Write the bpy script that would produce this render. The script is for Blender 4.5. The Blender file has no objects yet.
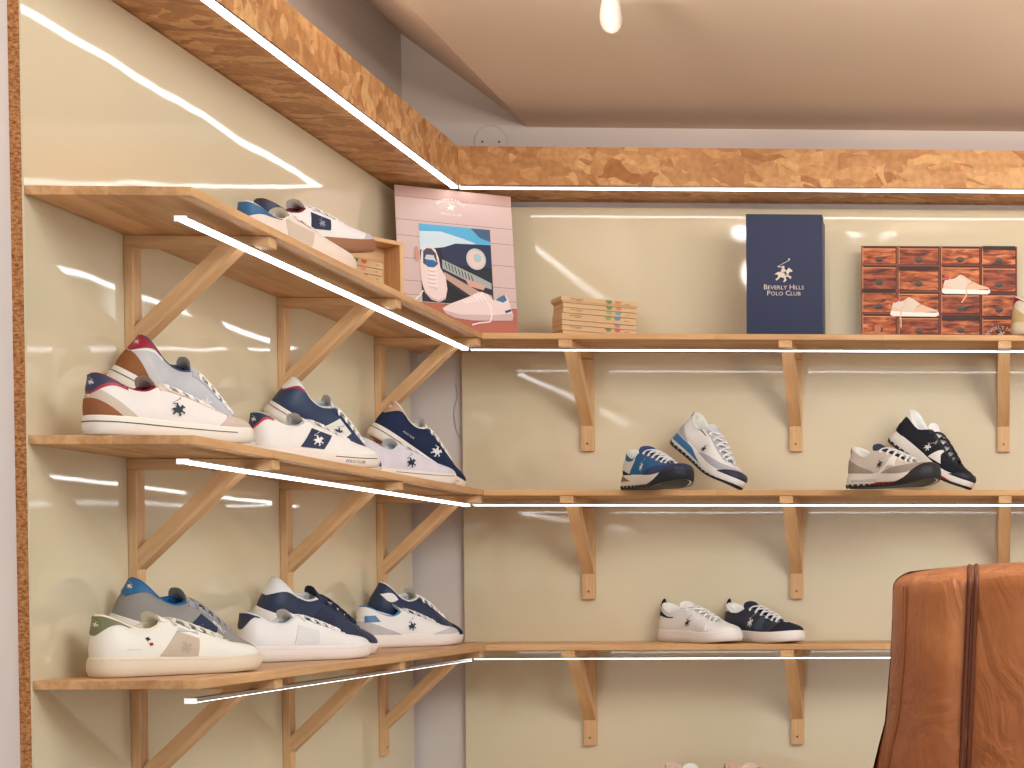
import bpy, bmesh, math, random
from mathutils import Vector, Matrix, Euler
from mathutils.geometry import tessellate_polygon
# ---------------------------------------------------------------- sneaker geometry (numpy)
import numpy as np
def smooth(t):
    t = np.clip(t, 0, 1); return t*t*(3-2*t)
_LAT = [(0,0),(.006,.020),(.025,.033),(.055,.037),(.085,.037),(.115,.038),(.140,.040),(.170,.0435),(.200,.047),(.230,.047),(.258,.041),(.280,.027),(.291,.003)]
_MED = [None,.020,.032,.034,.033,.034,.037,.041,.045,.046,.040,.028]
_TOP = [(.005,0,.100),(.010,.014,.0995),(.026,.025,.092),(.052,.031,.079),(.078,.032,.0765),(.100,.028,.085),(.112,.021,.092),(.138,.0185,.084),(.162,.017,.075),(.184,.0155,.066),(.202,.012,.058),(.212,.007,.054),(.215,0,.053)]
class ShoeShape:
    """a right sneaker: x runs heel to toe, y to the left, z up; a goes round the outline (0 heel, .5 toe), k from sole to rim"""
    def __init__(s, kind='court'):
        s.kind = kind; run = kind == 'runner'
        B = []; T = []
        for i in range(24):
            j = i if i <= 12 else 24-i
            bx, by = _LAT[j]; tx, ty, tz = _TOP[j]
            if i > 12: by = -_MED[j]; ty = -ty
            if run:
                if j <= 3: tz += .004
                if j >= 5: tz += .003
            B.append((bx, -by, 0)); T.append((tx, -ty, tz))
        s.B = np.array(B); s.T = np.array(T)
        s.h0, s.h1 = (.037, .026) if run else (.032, .027)
        s.spring = .016 if run else .006
    def cr(s, P, a):
        a = np.asarray(a, float) % 1.0 * len(P); i = np.floor(a).astype(int); f = (a-i)[..., None]; n = len(P)
        p0, p1, p2, p3 = P[(i-1) % n], P[i % n], P[(i+1) % n], P[(i+2) % n]
        return .5*(2*p1+(p2-p0)*f+(2*p0-5*p1+4*p2-p3)*f**2+(3*p1-p0-3*p2+p3)*f**3)
    def nrm(s, a):
        d = s.cr(s.B, np.asarray(a)+.004)-s.cr(s.B, np.asarray(a)-.004)
        n = np.stack([d[..., 1], -d[..., 0], 0*d[..., 0]], -1)
        n = n/np.maximum(np.linalg.norm(n, axis=-1, keepdims=True), 1e-9)
        c = s.cr(s.B, a)-np.array([.14, 0, 0])
        return n*np.where((n*c).sum(-1, keepdims=True) < 0, -1, 1)
    def lift(s, x): return s.spring*np.clip((x-.19)/.10, 0, 1.1)**2
    def solez(s, x): return s.h0+(s.h1-s.h0)*smooth(x/.29)
    def upper(s, a, k, off=0.0):
        a = np.asarray(a, float); k = np.asarray(k, float)
        P = s._up(a, k)
        if np.any(off):
            e = 1e-3
            da = s._up(a+e, k)-s._up(a-e, k); kk = np.clip(k, .002, .985); dk = s._up(a, kk+e)-s._up(a, kk-e)
            n = np.cross(da, dk); n = n/np.maximum(np.linalg.norm(n, axis=-1, keepdims=True), 1e-9)
            c = P-np.array([.13, 0, .03]); c[..., 0] *= .3
            n = n*np.where((n*c).sum(-1, keepdims=True) < 0, -1, 1)
            P = P+n*np.asarray(off)[..., None] if np.ndim(off) else P+n*off
        return P
    def _up(s, a, k):
        B = s.cr(s.B, a); T = s.cr(s.T, a); n = s.nrm(a); k = k[..., None]
        z0 = s.solez(B[..., 0])-.003
        j = np.abs((a % 1.0)-.5); j = (.5-j)*24
        fore = smooth((j-4.5)/3.0)
        P0 = B.copy(); P0[..., 2] = z0
        h = T[..., 2]-z0
        P1 = P0+n*.004; P1[..., 2] += (.42+.16*smooth((j-9)/3))*h
        P2 = T+(P0-T)*(.25+.27*fore)[..., None]
        P2[..., 2] = T[..., 2]-(.34-.24*fore)*h
        P = P0*(1-k)**3+3*P1*k*(1-k)**2+3*P2*k*k*(1-k)+T*k**3
        P[..., 2] += s.lift(P[..., 0])
        return P
    def sole(s, a, k, off=0.0):
        """k 0..1 up the side wall"""
        a = np.asarray(a, float); k = np.asarray(k, float)
        B = s.cr(s.B, a); n = s.nrm(a); x = B[..., 0]
        if s.kind == 'runner':
            o = .002+.006*(1-k)*(1-smooth(x/.12))+.002*np.sin(np.pi*k)-.003*(1-k)**4
        else:
            o = .0025+.0022*np.sin(np.pi*np.clip(k, 0, 1))-.003*(1-k)**6
        P = B+n*(o+off)[..., None]
        if s.kind == 'runner':
            P[..., 2] = k*(s.solez(x)+.004*smooth((x-.24)/.05))
        else:
            P[..., 2] = k*s.solez(x)
        P[..., 2] += s.lift(x)
        return P
    def invert(s, x, z, side, which='upper'):
        """side view (x, z) to (a, k); side -1 is the camera-facing right side"""
        key = (which, side)
        if not hasattr(s, '_c'): s._c = {}
        f = s._up if which == 'upper' else s.sole
        lo, hi = (.004, .496) if side < 0 else (.504, .996)
        if key not in s._c:
            A, K = np.meshgrid(np.linspace(lo, hi, 110), np.linspace(0, 1, 45), indexing='ij')
            s._c[key] = (A.ravel(), K.ravel(), f(A.ravel(), K.ravel()))
        A, K, P = s._c[key]
        d = (P[None, :, 0]-x[:, None])**2+(P[None, :, 2]-z[:, None])**2
        i = d.argmin(1); a = A[i].copy(); k = K[i].copy()
        for _ in range(6):
            p = f(a, k); e = 1e-3
            pa = (f(a+e, k)-f(a-e, k))/(2*e); pk = (f(a, k+e)-f(a, k-e))/(2*e)
            rx, rz = x-p[:, 0], z-p[:, 2]
            D = pa[:, 0]*pk[:, 2]-pa[:, 2]*pk[:, 0]; D = np.where(np.abs(D) < 1e-7, 1e-7, D)
            a = np.clip(a+np.clip((rx*pk[:, 2]-rz*pk[:, 0])/D, -.02, .02), lo, hi)
            k = np.clip(k+np.clip((rz*pa[:, 0]-rx*pa[:, 2])/D, -.06, .06), 0, 1)
        return a, k
def grid_faces(nr, nc, closed=False):
    F = []
    for r in range(nr-1):
        for c in range(nc if closed else nc-1):
            d = (c+1) % nc
            F.append((r*nc+c, r*nc+d, (r+1)*nc+d, (r+1)*nc+c))
    return F
SHAPES = {k: ShoeShape(k) for k in ('court', 'runner')}
def shoe_upper(S, N=84, K=13):
    a = np.arange(N)/N; ks = np.linspace(0, 1, K)
    V = np.concatenate([S.upper(a, np.full(N, k)) for k in ks]); return V, grid_faces(K, N, True)
def shoe_sole(S, N=84):
    a = np.arange(N)/N; ks = [0, .08, .3, .55, .8, .97, 1.0]
    rows = []
    B = S.cr(S.B, a); n = S.nrm(a)
    low = S.sole(a, np.zeros(N)); inn = low-n*.006; rows.append(inn+np.array([0, 0, .0012]))
    rows.append(low-n*.0015+np.array([0, 0, .0006]))
    for k in ks[1:]: rows.append(S.sole(a, np.full(N, k)))
    top = S.sole(a, np.full(N, 1.0)); rows.append(top-n*.0012+np.array([0, 0, .0012])); rows.append(top-n*.006+np.array([0, 0, .0005]))
    V = np.concatenate(rows); F = grid_faces(len(rows), N, True)
    F.append(tuple(range(N))[::-1]); F.append(tuple(range((len(rows)-1)*N, len(rows)*N)))
    return V, F
def shoe_outsole(S, N=84):
    a = np.arange(N)/N; n = S.nrm(a); P = S.sole(a, np.zeros(N))-n*.007
    lo = P.copy(); hi = P+np.array([0, 0, .0016])
    V = np.concatenate([hi, lo]); F = grid_faces(2, N, True); F.append(tuple(range(N, 2*N))[::-1]); F.append(tuple(range(N)))
    return V, F
def shoe_lining(S, N=84):
    a = np.arange(N)/N; T = S._up(a, np.ones(N)); d = np.roll(T, -1, 0)-np.roll(T, 1, 0)
    n = np.stack([d[:, 1], -d[:, 0], 0*d[:, 0]], -1); n /= np.maximum(np.linalg.norm(n, axis=1, keepdims=True), 1e-9)
    c = T-np.array([.10, 0, 0]); c[:, 2] = 0; n *= np.where((n*c).sum(1, keepdims=True) < 0, 1, -1)
    j = (.5-np.abs(a-.5))*24; coll = 1-smooth((j-5)/2)
    w = np.minimum(.011, np.abs(T[:, 1])*.5+.011*(1-smooth((j-2)/1.0)))
    up = np.array([0, 0, 1.])
    rows = [T-n*.0002, T+n*(w*.28)[:, None]+up*(.0028*coll)[:, None], T+n*(w*.7)[:, None]+up*(.0016*coll)[:, None], T+n*w[:, None]-up*.004]
    B = S.cr(S.B, a); In = B*np.array([.86, .62, 0])+np.array([.016, 0, 0]); In[:, 2] = S.solez(In[:, 0])+.006
    In[:, 0] = np.minimum(In[:, 0], .2)
    mid = rows[-1]*.5+In*.5; mid[:, 2] = rows[-1][:, 2]*.45+In[:, 2]*.55
    rows += [mid, In]
    V = np.concatenate(rows); F = grid_faces(len(rows), N, True); F.append(tuple(range((len(rows)-1)*N, len(rows)*N)))
    return V, F
def shoe_tongue(S, tall=0.0):
    pts = np.array([(.210, .053, .010, 8), (.190, .0635, .0145, 8), (.165, .0755, .0175, 8), (.140, .0865, .0200, 9), (.122, .0948, .0218, 12), (.110, .0995, .0245, 15), (.1035, .1030, .0265, 18), (.0990, .1056, .0262, 19), (.0962, .1070, .0240, 17), (.0952, .1075, .0195, 12)])
    if S.kind == 'runner': pts[:, 1] += .003
    R = []
    M = 11
    for i, (x, z, w, dr) in enumerate(pts):
        th = .0055+.005*smooth((i-3)/3)*(1-smooth((i-7)/2.5)*.55); top = []
        for q in range(M):
            y = -w+2*w*q/(M-1); top.append((x-9.0*y*y*smooth((i-3)/4)+420*abs(y)**3*smooth((i-4)/4), y, z-dr*y*y+S.lift(x)))
        bot = [(xx+th*.45, y*.94, zz-th) for (xx, y, zz) in top[::-1]]
        if i < 4: bot = [(xx-.001, y*.97, zz-.005) for (xx, y, zz) in top[::-1]]
        R.append(top+bot)
    V = np.array(R).reshape(-1, 3); nc = 2*M
    F = grid_faces(len(pts), nc, True); F.append(tuple(range(nc))[::-1]); F.append(tuple(range((len(pts)-1)*nc, len(pts)*nc)))
    return V, F
def tube(path, r, n=6, flat=1.0, upv=(0, 0, 1)):
    path = np.array(path, float); V = []; up = np.array(upv, float)
    for i, p in enumerate(path):
        t = path[min(i+1, len(path)-1)]-path[max(i-1, 0)]; t /= max(np.linalg.norm(t), 1e-9)
        b = np.cross(t, up); b /= max(np.linalg.norm(b), 1e-9); c = np.cross(b, t)
        for q in range(n):
            an = 2*np.pi*q/n; V.append(p+b*np.cos(an)*r+c*np.sin(an)*r*flat)
    F = grid_faces(len(path), n, True); F.append(tuple(range(n))[::-1]); F.append(tuple(range((len(path)-1)*n, len(path)*n)))
    return np.array(V), F
def merge(parts):
    V = []; F = []; o = 0
    for v, f in parts:
        V.append(v); F += [tuple(i+o for i in q) for q in f]; o += len(v)
    return np.concatenate(V), F
def shoe_laces(S, n=6):
    out = []
    js = np.linspace(6.35, 10.6, n)
    E = []
    for j in js:
        a = j/24
        l = S.upper(np.array([a]), np.array([.90]), .002)[0]; m = S.upper(np.array([1-a]), np.array([.90]), .002)[0]
        E.append((l, m))
    def arc(p, q, hgt):
        pts = []
        for t in np.linspace(0, 1, 9):
            v = p*(1-t)+q*t; v = v+np.array([0.35, 0, 1])*hgt*(4*t*(1-t))**.6; pts.append(v)
        return pts
    for i, (l, m) in enumerate(E):
        g = .0072
        dl = S.upper(np.array([js[i]/24]), np.array([.80]), .0012)[0]; dm = S.upper(np.array([1-js[i]/24]), np.array([.80]), .0012)[0]
        out.append(tube([dl]+arc(l, m, g)+[dm], .0036, 6, .55))
        for u, v in ((l, E[i+1][1]), (m, E[i+1][0])) if i+1 < n else ():
            out.append(tube(arc(u+np.array([0, 0, .0006]), v+np.array([0, 0, .0006]), g+.0008), .0026, 6, .55))
    return merge(out)
def rot(roll, pitch, yaw):
    cx, sx, cy, sy, cz, sz = np.cos(roll), np.sin(roll), np.cos(pitch), np.sin(pitch), np.cos(yaw), np.sin(yaw)
    return np.array([[cz, -sz, 0], [sz, cz, 0], [0, 0, 1]])@np.array([[cy, 0, sy], [0, 1, 0], [-sy, 0, cy]])@np.array([[1, 0, 0], [0, cx, -sx], [0, sx, cx]])
# ---------------------------------------------------------------- scene basics
SC = bpy.context.scene
COL = SC.collection
H = 1.25                      # eye height of the camera; everything below is measured from the eye, lifted at the end
PI = math.pi
random.seed(7)
def lin(c):
    return tuple(((v/255)/12.92 if v/255 <= .04045 else ((v/255+.055)/1.055)**2.4) for v in c)
MATS = {}
class NT:
    def __init__(s, m): s.t = m.node_tree; s.n = s.t.nodes; s.l = s.t.links; s.b = s.n['Principled BSDF']
    def new(s, typ, **kw):
        n = s.n.new(typ)
        for k, v in kw.items():
            if k in n.inputs: n.inputs[k].default_value = v
            else: setattr(n, k, v)
        return n
    def link(s, a, ao, b, bi): s.l.new(a.outputs[ao], b.inputs[bi])
    def coords(s, scale=(1, 1, 1), rot=(0, 0, 0), out='Object'):
        tc = s.new('ShaderNodeTexCoord'); mp = s.new('ShaderNodeMapping'); mp.inputs['Scale'].default_value = scale; mp.inputs['Rotation'].default_value = rot
        s.link(tc, out, mp, 'Vector'); return mp
    def ramp(s, stops):
        r = s.new('ShaderNodeValToRGB'); e = r.color_ramp.elements
        while len(e) < len(stops): e.new(.5)
        for i, (p, c) in enumerate(stops): e[i].position = p; e[i].color = (*c, 1)
        return r
    def bump(s, src, out, strength=.1, dist=.001, prev=None):
        b = s.new('ShaderNodeBump'); b.inputs['Strength'].default_value = strength; b.inputs['Distance'].default_value = dist
        s.link(src, out, b, 'Height')
        if prev: s.link(prev, 'Normal', b, 'Normal')
        s.link(b, 'Normal', s.b, 'Normal'); return b
def base(name, rough=.5, spec=.5, metal=0):
    m = bpy.data.materials.new(name); m.use_nodes = True; n = NT(m)
    n.b.inputs['Roughness'].default_value = rough; n.b.inputs['Specular IOR Level'].default_value = spec; n.b.inputs['Metallic'].default_value = metal
    return m, n
def plain(name, rgb, rough=.5, spec=.5, metal=0, grain=.0, scale=300, vary=.06):
    """paint, leather, cloth: one colour with a slight uneven tone and a fine grain"""
    key = (name, rgb, rough, spec, metal, grain)
    if key in MATS: return MATS[key]
    m, n = base(name, rough, spec, metal); c = lin(rgb)
    mp = n.coords(); no = n.new('ShaderNodeTexNoise', Scale=scale*.12, Detail=3.0); n.link(mp, 'Vector', no, 'Vector')
    r = n.ramp([(.3, tuple(v*(1-vary) for v in c)), (.7, tuple(min(1, v*(1+vary)) for v in c))])
    n.link(no, 'Fac', r, 'Fac'); n.link(r, 'Color', n.b, 'Base Color')
    if grain:
        g = n.new('ShaderNodeTexNoise', Scale=scale*3.0, Detail=2.0); n.link(mp, 'Vector', g, 'Vector'); n.bump(g, 'Fac', grain, .0006)
    MATS[key] = m; return m
def emis(name, rgb, strength, dots=None):
    m = bpy.data.materials.new(name); m.use_nodes = True; n = NT(m)
    n.b.inputs['Base Color'].default_value = (.8, .8, .8, 1)
    n.b.inputs['Emission Color'].default_value = (*rgb, 1); n.b.inputs['Emission Strength'].default_value = strength
    if dots:
        mp = n.coords(); w = n.new('ShaderNodeTexWave', Scale=dots, Distortion=0.0); w.bands_direction = 'X'; n.link(mp, 'Vector', w, 'Vector')
        r = n.new('ShaderNodeMapRange'); r.inputs['To Min'].default_value = strength*.45; r.inputs['To Max'].default_value = strength*1.5
        n.link(w, 'Fac', r, 'Value'); n.link(r, 'Result', n.b, 'Emission Strength')
    return m
def wood(name, light, dark, along='X', rough=.45, strip=0.0, knots=.0):
    """pine: long grain along one local axis, glued strips of slightly different tone, some knots"""
    m, n = base(name, rough, .35)
    st = {'X': (1.6, 16, 16), 'Y': (16, 1.6, 16), 'Z': (16, 16, 1.6)}[along]
    mp = n.coords(st)
    no = n.new('ShaderNodeTexNoise', Scale=1.3, Detail=5.0, Distortion=1.4); n.link(mp, 'Vector', no, 'Vector')
    mp2 = n.coords(tuple(v*5 for v in st)); fi = n.new('ShaderNodeTexNoise', Scale=1.5, Detail=3.0); n.link(mp2, 'Vector', fi, 'Vector')
    ad = n.new('ShaderNodeMath', operation='MULTIPLY_ADD'); n.link(fi, 'Fac', ad, 0); ad.inputs[1].default_value = .35; n.link(no, 'Fac', ad, 2)
    L, D = lin(light), lin(dark); M = tuple((a+b)/2 for a, b in zip(L, D))
    r = n.ramp([(.42, D), (.62, M), (.82, L)]); n.link(ad, 'Value', r, 'Fac'); last, lo = r, 'Color'
    if strip:
        br = n.new('ShaderNodeTexBrick'); tc = n.new('ShaderNodeTexCoord'); mb = n.new('ShaderNodeMapping')
        mb.inputs['Rotation'].default_value = (0, 0, 0 if along == 'X' else PI/2); n.link(tc, 'Object', mb, 'Vector'); n.link(mb, 'Vector', br, 'Vector')
        for k, v in dict(Scale=1.0, **{'Mortar Size': .0004, 'Brick Width': .42, 'Row Height': strip, 'Bias': 0.0}).items(): br.inputs[k].default_value = v
        br.inputs['Color1'].default_value = (.80, .76, .72, 1); br.inputs['Color2'].default_value = (1.12, 1.1, 1.05, 1); br.inputs['Mortar'].default_value = (.72, .66, .6, 1)
        mx = n.new('ShaderNodeMix'); mx.data_type = 'RGBA'; mx.blend_type = 'MULTIPLY'; mx.inputs[0].default_value = .8
        n.l.new(last.outputs[lo], mx.inputs[6]); n.l.new(br.outputs['Color'], mx.inputs[7]); last, lo = mx, 2
    if knots:
        kp = n.coords({'X': (3.2, 7, 7), 'Y': (7, 3.2, 7), 'Z': (7, 7, 3.2)}[along]); v = n.new('ShaderNodeTexVoronoi', Scale=1.0); n.link(kp, 'Vector', v, 'Vector')
        kr = n.ramp([(.0, (.30, .20, .15)), (.10, (.55, .42, .34)), (.16, (1, 1, 1))]); n.link(v, 'Distance', kr, 'Fac')
        mx = n.new('ShaderNodeMix'); mx.data_type = 'RGBA'; mx.blend_type = 'MULTIPLY'; mx.inputs[0].default_value = knots
        n.l.new(last.outputs[lo], mx.inputs[6]); n.l.new(kr.outputs['Color'], mx.inputs[7]); last, lo = mx, 2
    n.l.new(last.outputs[lo], n.b.inputs['Base Color'])
    n.bump(ad, 'Value', .12, .0008)
    return m
def osb(name, k=1.0, edge=False):
    """oriented strand board: stretched flakes lying in several directions"""
    m, n = base(name, .5, .35)
    tones = [(180, 128, 80), (204, 152, 100), (214, 166, 112), (192, 138, 88), (208, 158, 106), (168, 112, 66), (218, 172, 118)]
    cols = []
    if edge:
        mp = n.coords((30, 160, 420) if False else (160, 160, 260)); no = n.new('ShaderNodeTexNoise', Scale=1.0, Detail=4.0); n.link(mp, 'Vector', no, 'Vector')
        r = n.ramp([(.3, lin((120, 70, 36))), (.5, lin((182, 122, 70))), (.72, lin((212, 158, 102)))]); n.link(no, 'Fac', r, 'Fac'); n.link(r, 'Color', n.b, 'Base Color')
        n.bump(no, 'Fac', .5, .002); return m
    prev = None
    for i, (rz, sx, sy) in enumerate([(.5, 7, 30), (-.6, 8, 34), (1.25, 7, 28), (-.1, 9, 40)]):
        tc = n.new('ShaderNodeTexCoord'); nw = n.new('ShaderNodeTexNoise', Scale=9.0+i, Detail=1.0); n.link(tc, 'Object', nw, 'Vector')
        mv = n.new('ShaderNodeMix'); mv.data_type = 'VECTOR'; mv.inputs[0].default_value = .06
        n.l.new(tc.outputs['Object'], mv.inputs[4]); n.l.new(nw.outputs['Color'], mv.inputs[5])
        r0 = n.new('ShaderNodeMapping'); r0.inputs['Rotation'].default_value = (rz*.7 if i % 2 else -rz, rz*.8, rz); n.l.new(mv.outputs[1], r0.inputs['Vector'])
        mp = n.new('ShaderNodeMapping'); mp.inputs['Scale'].default_value = (sx, sy, sy); mp.inputs['Location'].default_value = (i*3.7, i*1.9, i*2.3); n.link(r0, 'Vector', mp, 'Vector')
        v = n.new('ShaderNodeTexVoronoi', Scale=1.0, Randomness=1.0); n.link(mp, 'Vector', v, 'Vector')
        sp = n.new('ShaderNodeSeparateColor'); n.link(v, 'Color', sp, 'Color')
        r = n.ramp([(j/(len(tones)-1), lin(tones[(j*3+i*2) % len(tones)])) for j in range(len(tones))]); n.link(sp, 'Red', r, 'Fac')
        if prev is None: prev = (r, 'Color')
        else:
            gt = n.new('ShaderNodeMath', operation='GREATER_THAN'); n.link(sp, 'Green', gt, 0); gt.inputs[1].default_value = .52
            mx = n.new('ShaderNodeMix'); mx.data_type = 'RGBA'; n.link(gt, 'Value', mx, 0); n.l.new(prev[0].outputs[prev[1]], mx.inputs[6]); n.link(r, 'Color', mx, 7); prev = (mx, 2)
    fin = n.coords((60, 60, 60)); fn = n.new('ShaderNodeTexNoise', Scale=1.0, Detail=3.0); n.link(fin, 'Vector', fn, 'Vector')
    fr = n.ramp([(.35, (.82*k, .82*k, .82*k)), (.65, (1.06*k, 1.04*k, 1.02*k))]); n.link(fn, 'Fac', fr, 'Fac')
    mx = n.new('ShaderNodeMix'); mx.data_type = 'RGBA'; mx.blend_type = 'MULTIPLY'; mx.inputs[0].default_value = 1
    n.l.new(prev[0].outputs[prev[1]], mx.inputs[6]); n.link(fr, 'Color', mx, 7); n.l.new(mx.outputs[2], n.b.inputs['Base Color'])
    n.bump(fn, 'Fac', .2, .001)
    return m
def gloss_panel(name, rgb, warp, rough):
    """lacquered cream board: mirror-like varnish with slow waves in it"""
    m, n = base(name, .55, .3); n.b.inputs['Base Color'].default_value = (*lin(rgb), 1)
    n.b.inputs['Coat Weight'].default_value = 1.0; n.b.inputs['Coat Roughness'].default_value = rough; n.b.inputs['Coat IOR'].default_value = 1.8
    mp = n.coords((1, 1, 1)); a = n.new('ShaderNodeTexNoise', Scale=3.0, Detail=1.5, Roughness=.45); n.link(mp, 'Vector', a, 'Vector')
    b = n.new('ShaderNodeTexNoise', Scale=420.0, Detail=1.0); n.link(mp, 'Vector', b, 'Vector')
    b1 = n.bump(a, 'Fac', 1.0, warp); b2 = n.bump(b, 'Fac', .05, .0004, b1)
    n.link(b2, 'Normal', n.b, 'Coat Normal'); n.link(b1, 'Normal', n.b, 'Normal')
    return m
# ---------------------------------------------------------------- objects
def mat4(o):
    return Matrix.LocRotScale(o.location, o.rotation_euler, o.scale)
def world(o):
    m = mat4(o)
    while o.parent: o = o.parent; m = mat4(o) @ m
    return m
def mesh(name, V, F, mats, idx=None, smooth=False, bevel=0):
    me = bpy.data.meshes.new(name); me.from_pydata([tuple(map(float, v)) for v in V], [], [tuple(int(i) for i in f) for f in F])
    for m in (mats if isinstance(mats, (list, tuple)) else [mats]): me.materials.append(m)
    bm = bmesh.new(); bm.from_mesh(me)
    if idx is not None:
        for f, i in zip(bm.faces, idx): f.material_index = i
    if bevel:
        bmesh.ops.bevel(bm, geom=list(bm.edges)+list(bm.verts), offset=bevel, offset_type='OFFSET', segments=2, profile=.5, affect='EDGES', clamp_overlap=True)
    bmesh.ops.recalc_face_normals(bm, faces=bm.faces)
    if smooth:
        for f in bm.faces: f.smooth = True
        for e in bm.edges:
            if len(e.link_faces) == 2 and e.calc_face_angle(0) > math.radians(50): e.smooth = False
    bm.to_mesh(me); bm.free(); return me
def link(name, me, parent=None):
    o = bpy.data.objects.new(name, me); COL.objects.link(o)
    if parent: o.parent = parent
    return o
def tag(o, label=None, cat=None, group=None, kind=None):
    for k, v in (('label', label), ('category', cat), ('group', group), ('kind', kind)):
        if v: o[k] = v
    return o
def thing(name, loc, label, cat, group=None, rz=0.0):
    o = bpy.data.objects.new(name, None); COL.objects.link(o); o.empty_display_size = .05
    o.location = loc; o.rotation_euler = (0, 0, rz); return tag(o, label, cat, group)
def part(name, V, F, mats, parent, local=True, **kw):
    if not local:
        im = world(parent).inverted(); V = [im @ Vector(v) for v in V]
    return link(name, mesh(name, V, F, mats, **kw), parent)
def single(name, V, F, mats, label=None, cat=None, group=None, kind=None, **kw):
    V = [Vector(v) for v in V]; lo = [min(v[i] for v in V) for i in range(3)]; hi = [max(v[i] for v in V) for i in range(3)]
    c = Vector(((lo[0]+hi[0])/2, (lo[1]+hi[1])/2, lo[2]))
    o = link(name, mesh(name, [v-c for v in V], F, mats, **kw)); o.location = c; return tag(o, label, cat, group, kind)
def box(a, b):
    (x0, y0, z0), (x1, y1, z1) = a, b
    V = [(x, y, z) for z in (z0, z1) for y in (y0, y1) for x in (x0, x1)]
    return V, [(0, 2, 3, 1), (4, 5, 7, 6), (0, 1, 5, 4), (2, 6, 7, 3), (0, 4, 6, 2), (1, 3, 7, 5)]
def prism(poly, y0, y1, ax='y'):
    n = len(poly)
    def P(u, v, w): return {'y': (u, w, v), 'x': (w, u, v), 'z': (u, v, w)}[ax]
    V = [P(u, v, y0) for u, v in poly]+[P(u, v, y1) for u, v in poly]
    F = [tuple(range(n)), tuple(range(n, 2*n))[::-1]]+[(i, (i+1) % n, n+(i+1) % n, n+i) for i in range(n)]
    return V, F
def disc(c, r, n, ax, depth):
    P = [(c[0]+r*math.cos(2*PI*i/n), c[1]+r*math.sin(2*PI*i/n)) for i in range(n)]
    return prism(P, depth[0], depth[1], ax)
def join(parts):
    V = []; F = []; I = []; o = 0
    for i, (v, f) in enumerate(parts):
        V += [tuple(q) for q in v]; F += [tuple(k+o for k in q) for q in f]; I += [i]*len(f); o += len(v)
    return V, F, I
def copy_tree(o, parent=None):
    c = o.copy(); COL.objects.link(c); c.parent = parent
    for ch in [q for q in o.children]: copy_tree(ch, c)
    return c
# ---------------------------------------------------------------- camera (shifted lens, level walls)
F_, CX, CY, YA, PT, RO = 1718.6, 1047.79, 629.636, .0398, -.0267, -.0017
def camera():
    c, s = math.cos(YA), math.sin(YA); cp, sp = math.cos(PT), math.sin(PT); cr, sr = math.cos(RO), math.sin(RO)
    r = Vector((c, -s, 0)); f0 = Vector((s, c, 0)); z = Vector((0, 0, 1)); fw = cp*f0+sp*z; up = -sp*f0+cp*z
    R = cr*r+sr*up; U = -sr*r+cr*up
    cam = bpy.data.cameras.new('camera'); o = bpy.data.objects.new('camera', cam); COL.objects.link(o)
    o.matrix_world = Matrix(((R.x, U.x, -fw.x, 0), (R.y, U.y, -fw.y, 0), (R.z, U.z, -fw.z, H), (0, 0, 0, 1)))
    cam.sensor_width = 36; cam.sensor_fit = 'HORIZONTAL'; cam.lens = F_*36/1024; cam.shift_x = (512-CX)/1024; cam.shift_y = (CY-384)/1024
    cam.clip_start = .05; SC.camera = o
camera()
WORLD, A1, S1, S2, PB, CB, SB, EXPO = .64, 72, 5, 11, 24, 18, 6, 0.0
# ---------------------------------------------------------------- materials
M_WALL = plain('lilac_white_paint', (218, 209, 204), .8, .2, 0, .15, 60, .015)
M_CEIL = plain('ceiling_paint', (224, 206, 188), .75, .2, 0, .05, 40, .01)
M_FLOOR = plain('floor_screed', (196, 184, 168), .5, .4, 0, .1, 30, .06)
M_PANL = gloss_panel('cream_lacquer_left', (221, 207, 174), .0030, .045)
M_PANB = gloss_panel('cream_lacquer_back', (221, 207, 174), .0011, .045)
M_OSB = osb('strand_board', 1.03); M_OSBE = osb('strand_board_edge', edge=True)
M_SHX = wood('pine_board_x', (218, 174, 126), (186, 136, 88), 'X', .45, .052, .55)
M_SHY = wood('pine_board_y', (218, 174, 126), (186, 136, 88), 'Y', .45, .052, .55)
M_BRX = wood('pine_batten_x', (226, 184, 136), (196, 148, 100), 'X', .5, 0, .4)
M_BRZ = wood('pine_batten_z', (226, 184, 136), (196, 148, 100), 'Z', .5, 0, .4)
M_ALU = plain('aluminium', (190, 190, 192), .32, .5, 1.0)
M_ENDC = plain('white_plastic', (240, 240, 240), .4, .5); M_ENDL = emis('led_end_cap', (.97, .98, 1.0), .7)
LED = 6.5
M_LED = emis('led_diffuser', (.94, .97, 1.0), LED); M_LEDD = emis('led_diode_row', (.94, .97, 1.0), LED, dots=60)
M_SCREW = plain('steel', (120, 118, 115), .4, .5, 1.0)
# ---------------------------------------------------------------- room shell
XL, YB, YN, W = -1.5, 4.622, 2.783, .2586
CE = 1.212
def structure(name, V, F, m, **kw): return single(name, V, F, m, kind='structure', **kw)
structure('wall_left', *box((-1.62, -2.2, -1.25), (-1.521, 4.74, 1.75)), M_WALL)
structure('wall_back', *box((-1.62, 4.640, -1.25), (3.2, 4.74, 1.75)), M_WALL)
structure('floor', *box((-1.62, -2.2, -1.30), (3.2, 4.74, -1.25)), M_FLOOR)
sx = -1.19
structure('ceiling', *prism([(3.2, CE), (sx, CE), (-1.62, CE+.315), (-1.62, 1.80), (3.2, 1.80)], 3.30, 4.74), M_CEIL)
structure('ceiling', *box((-1.62, -2.2, 1.75), (3.2, 3.2995, 1.80)), M_CEIL)
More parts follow.
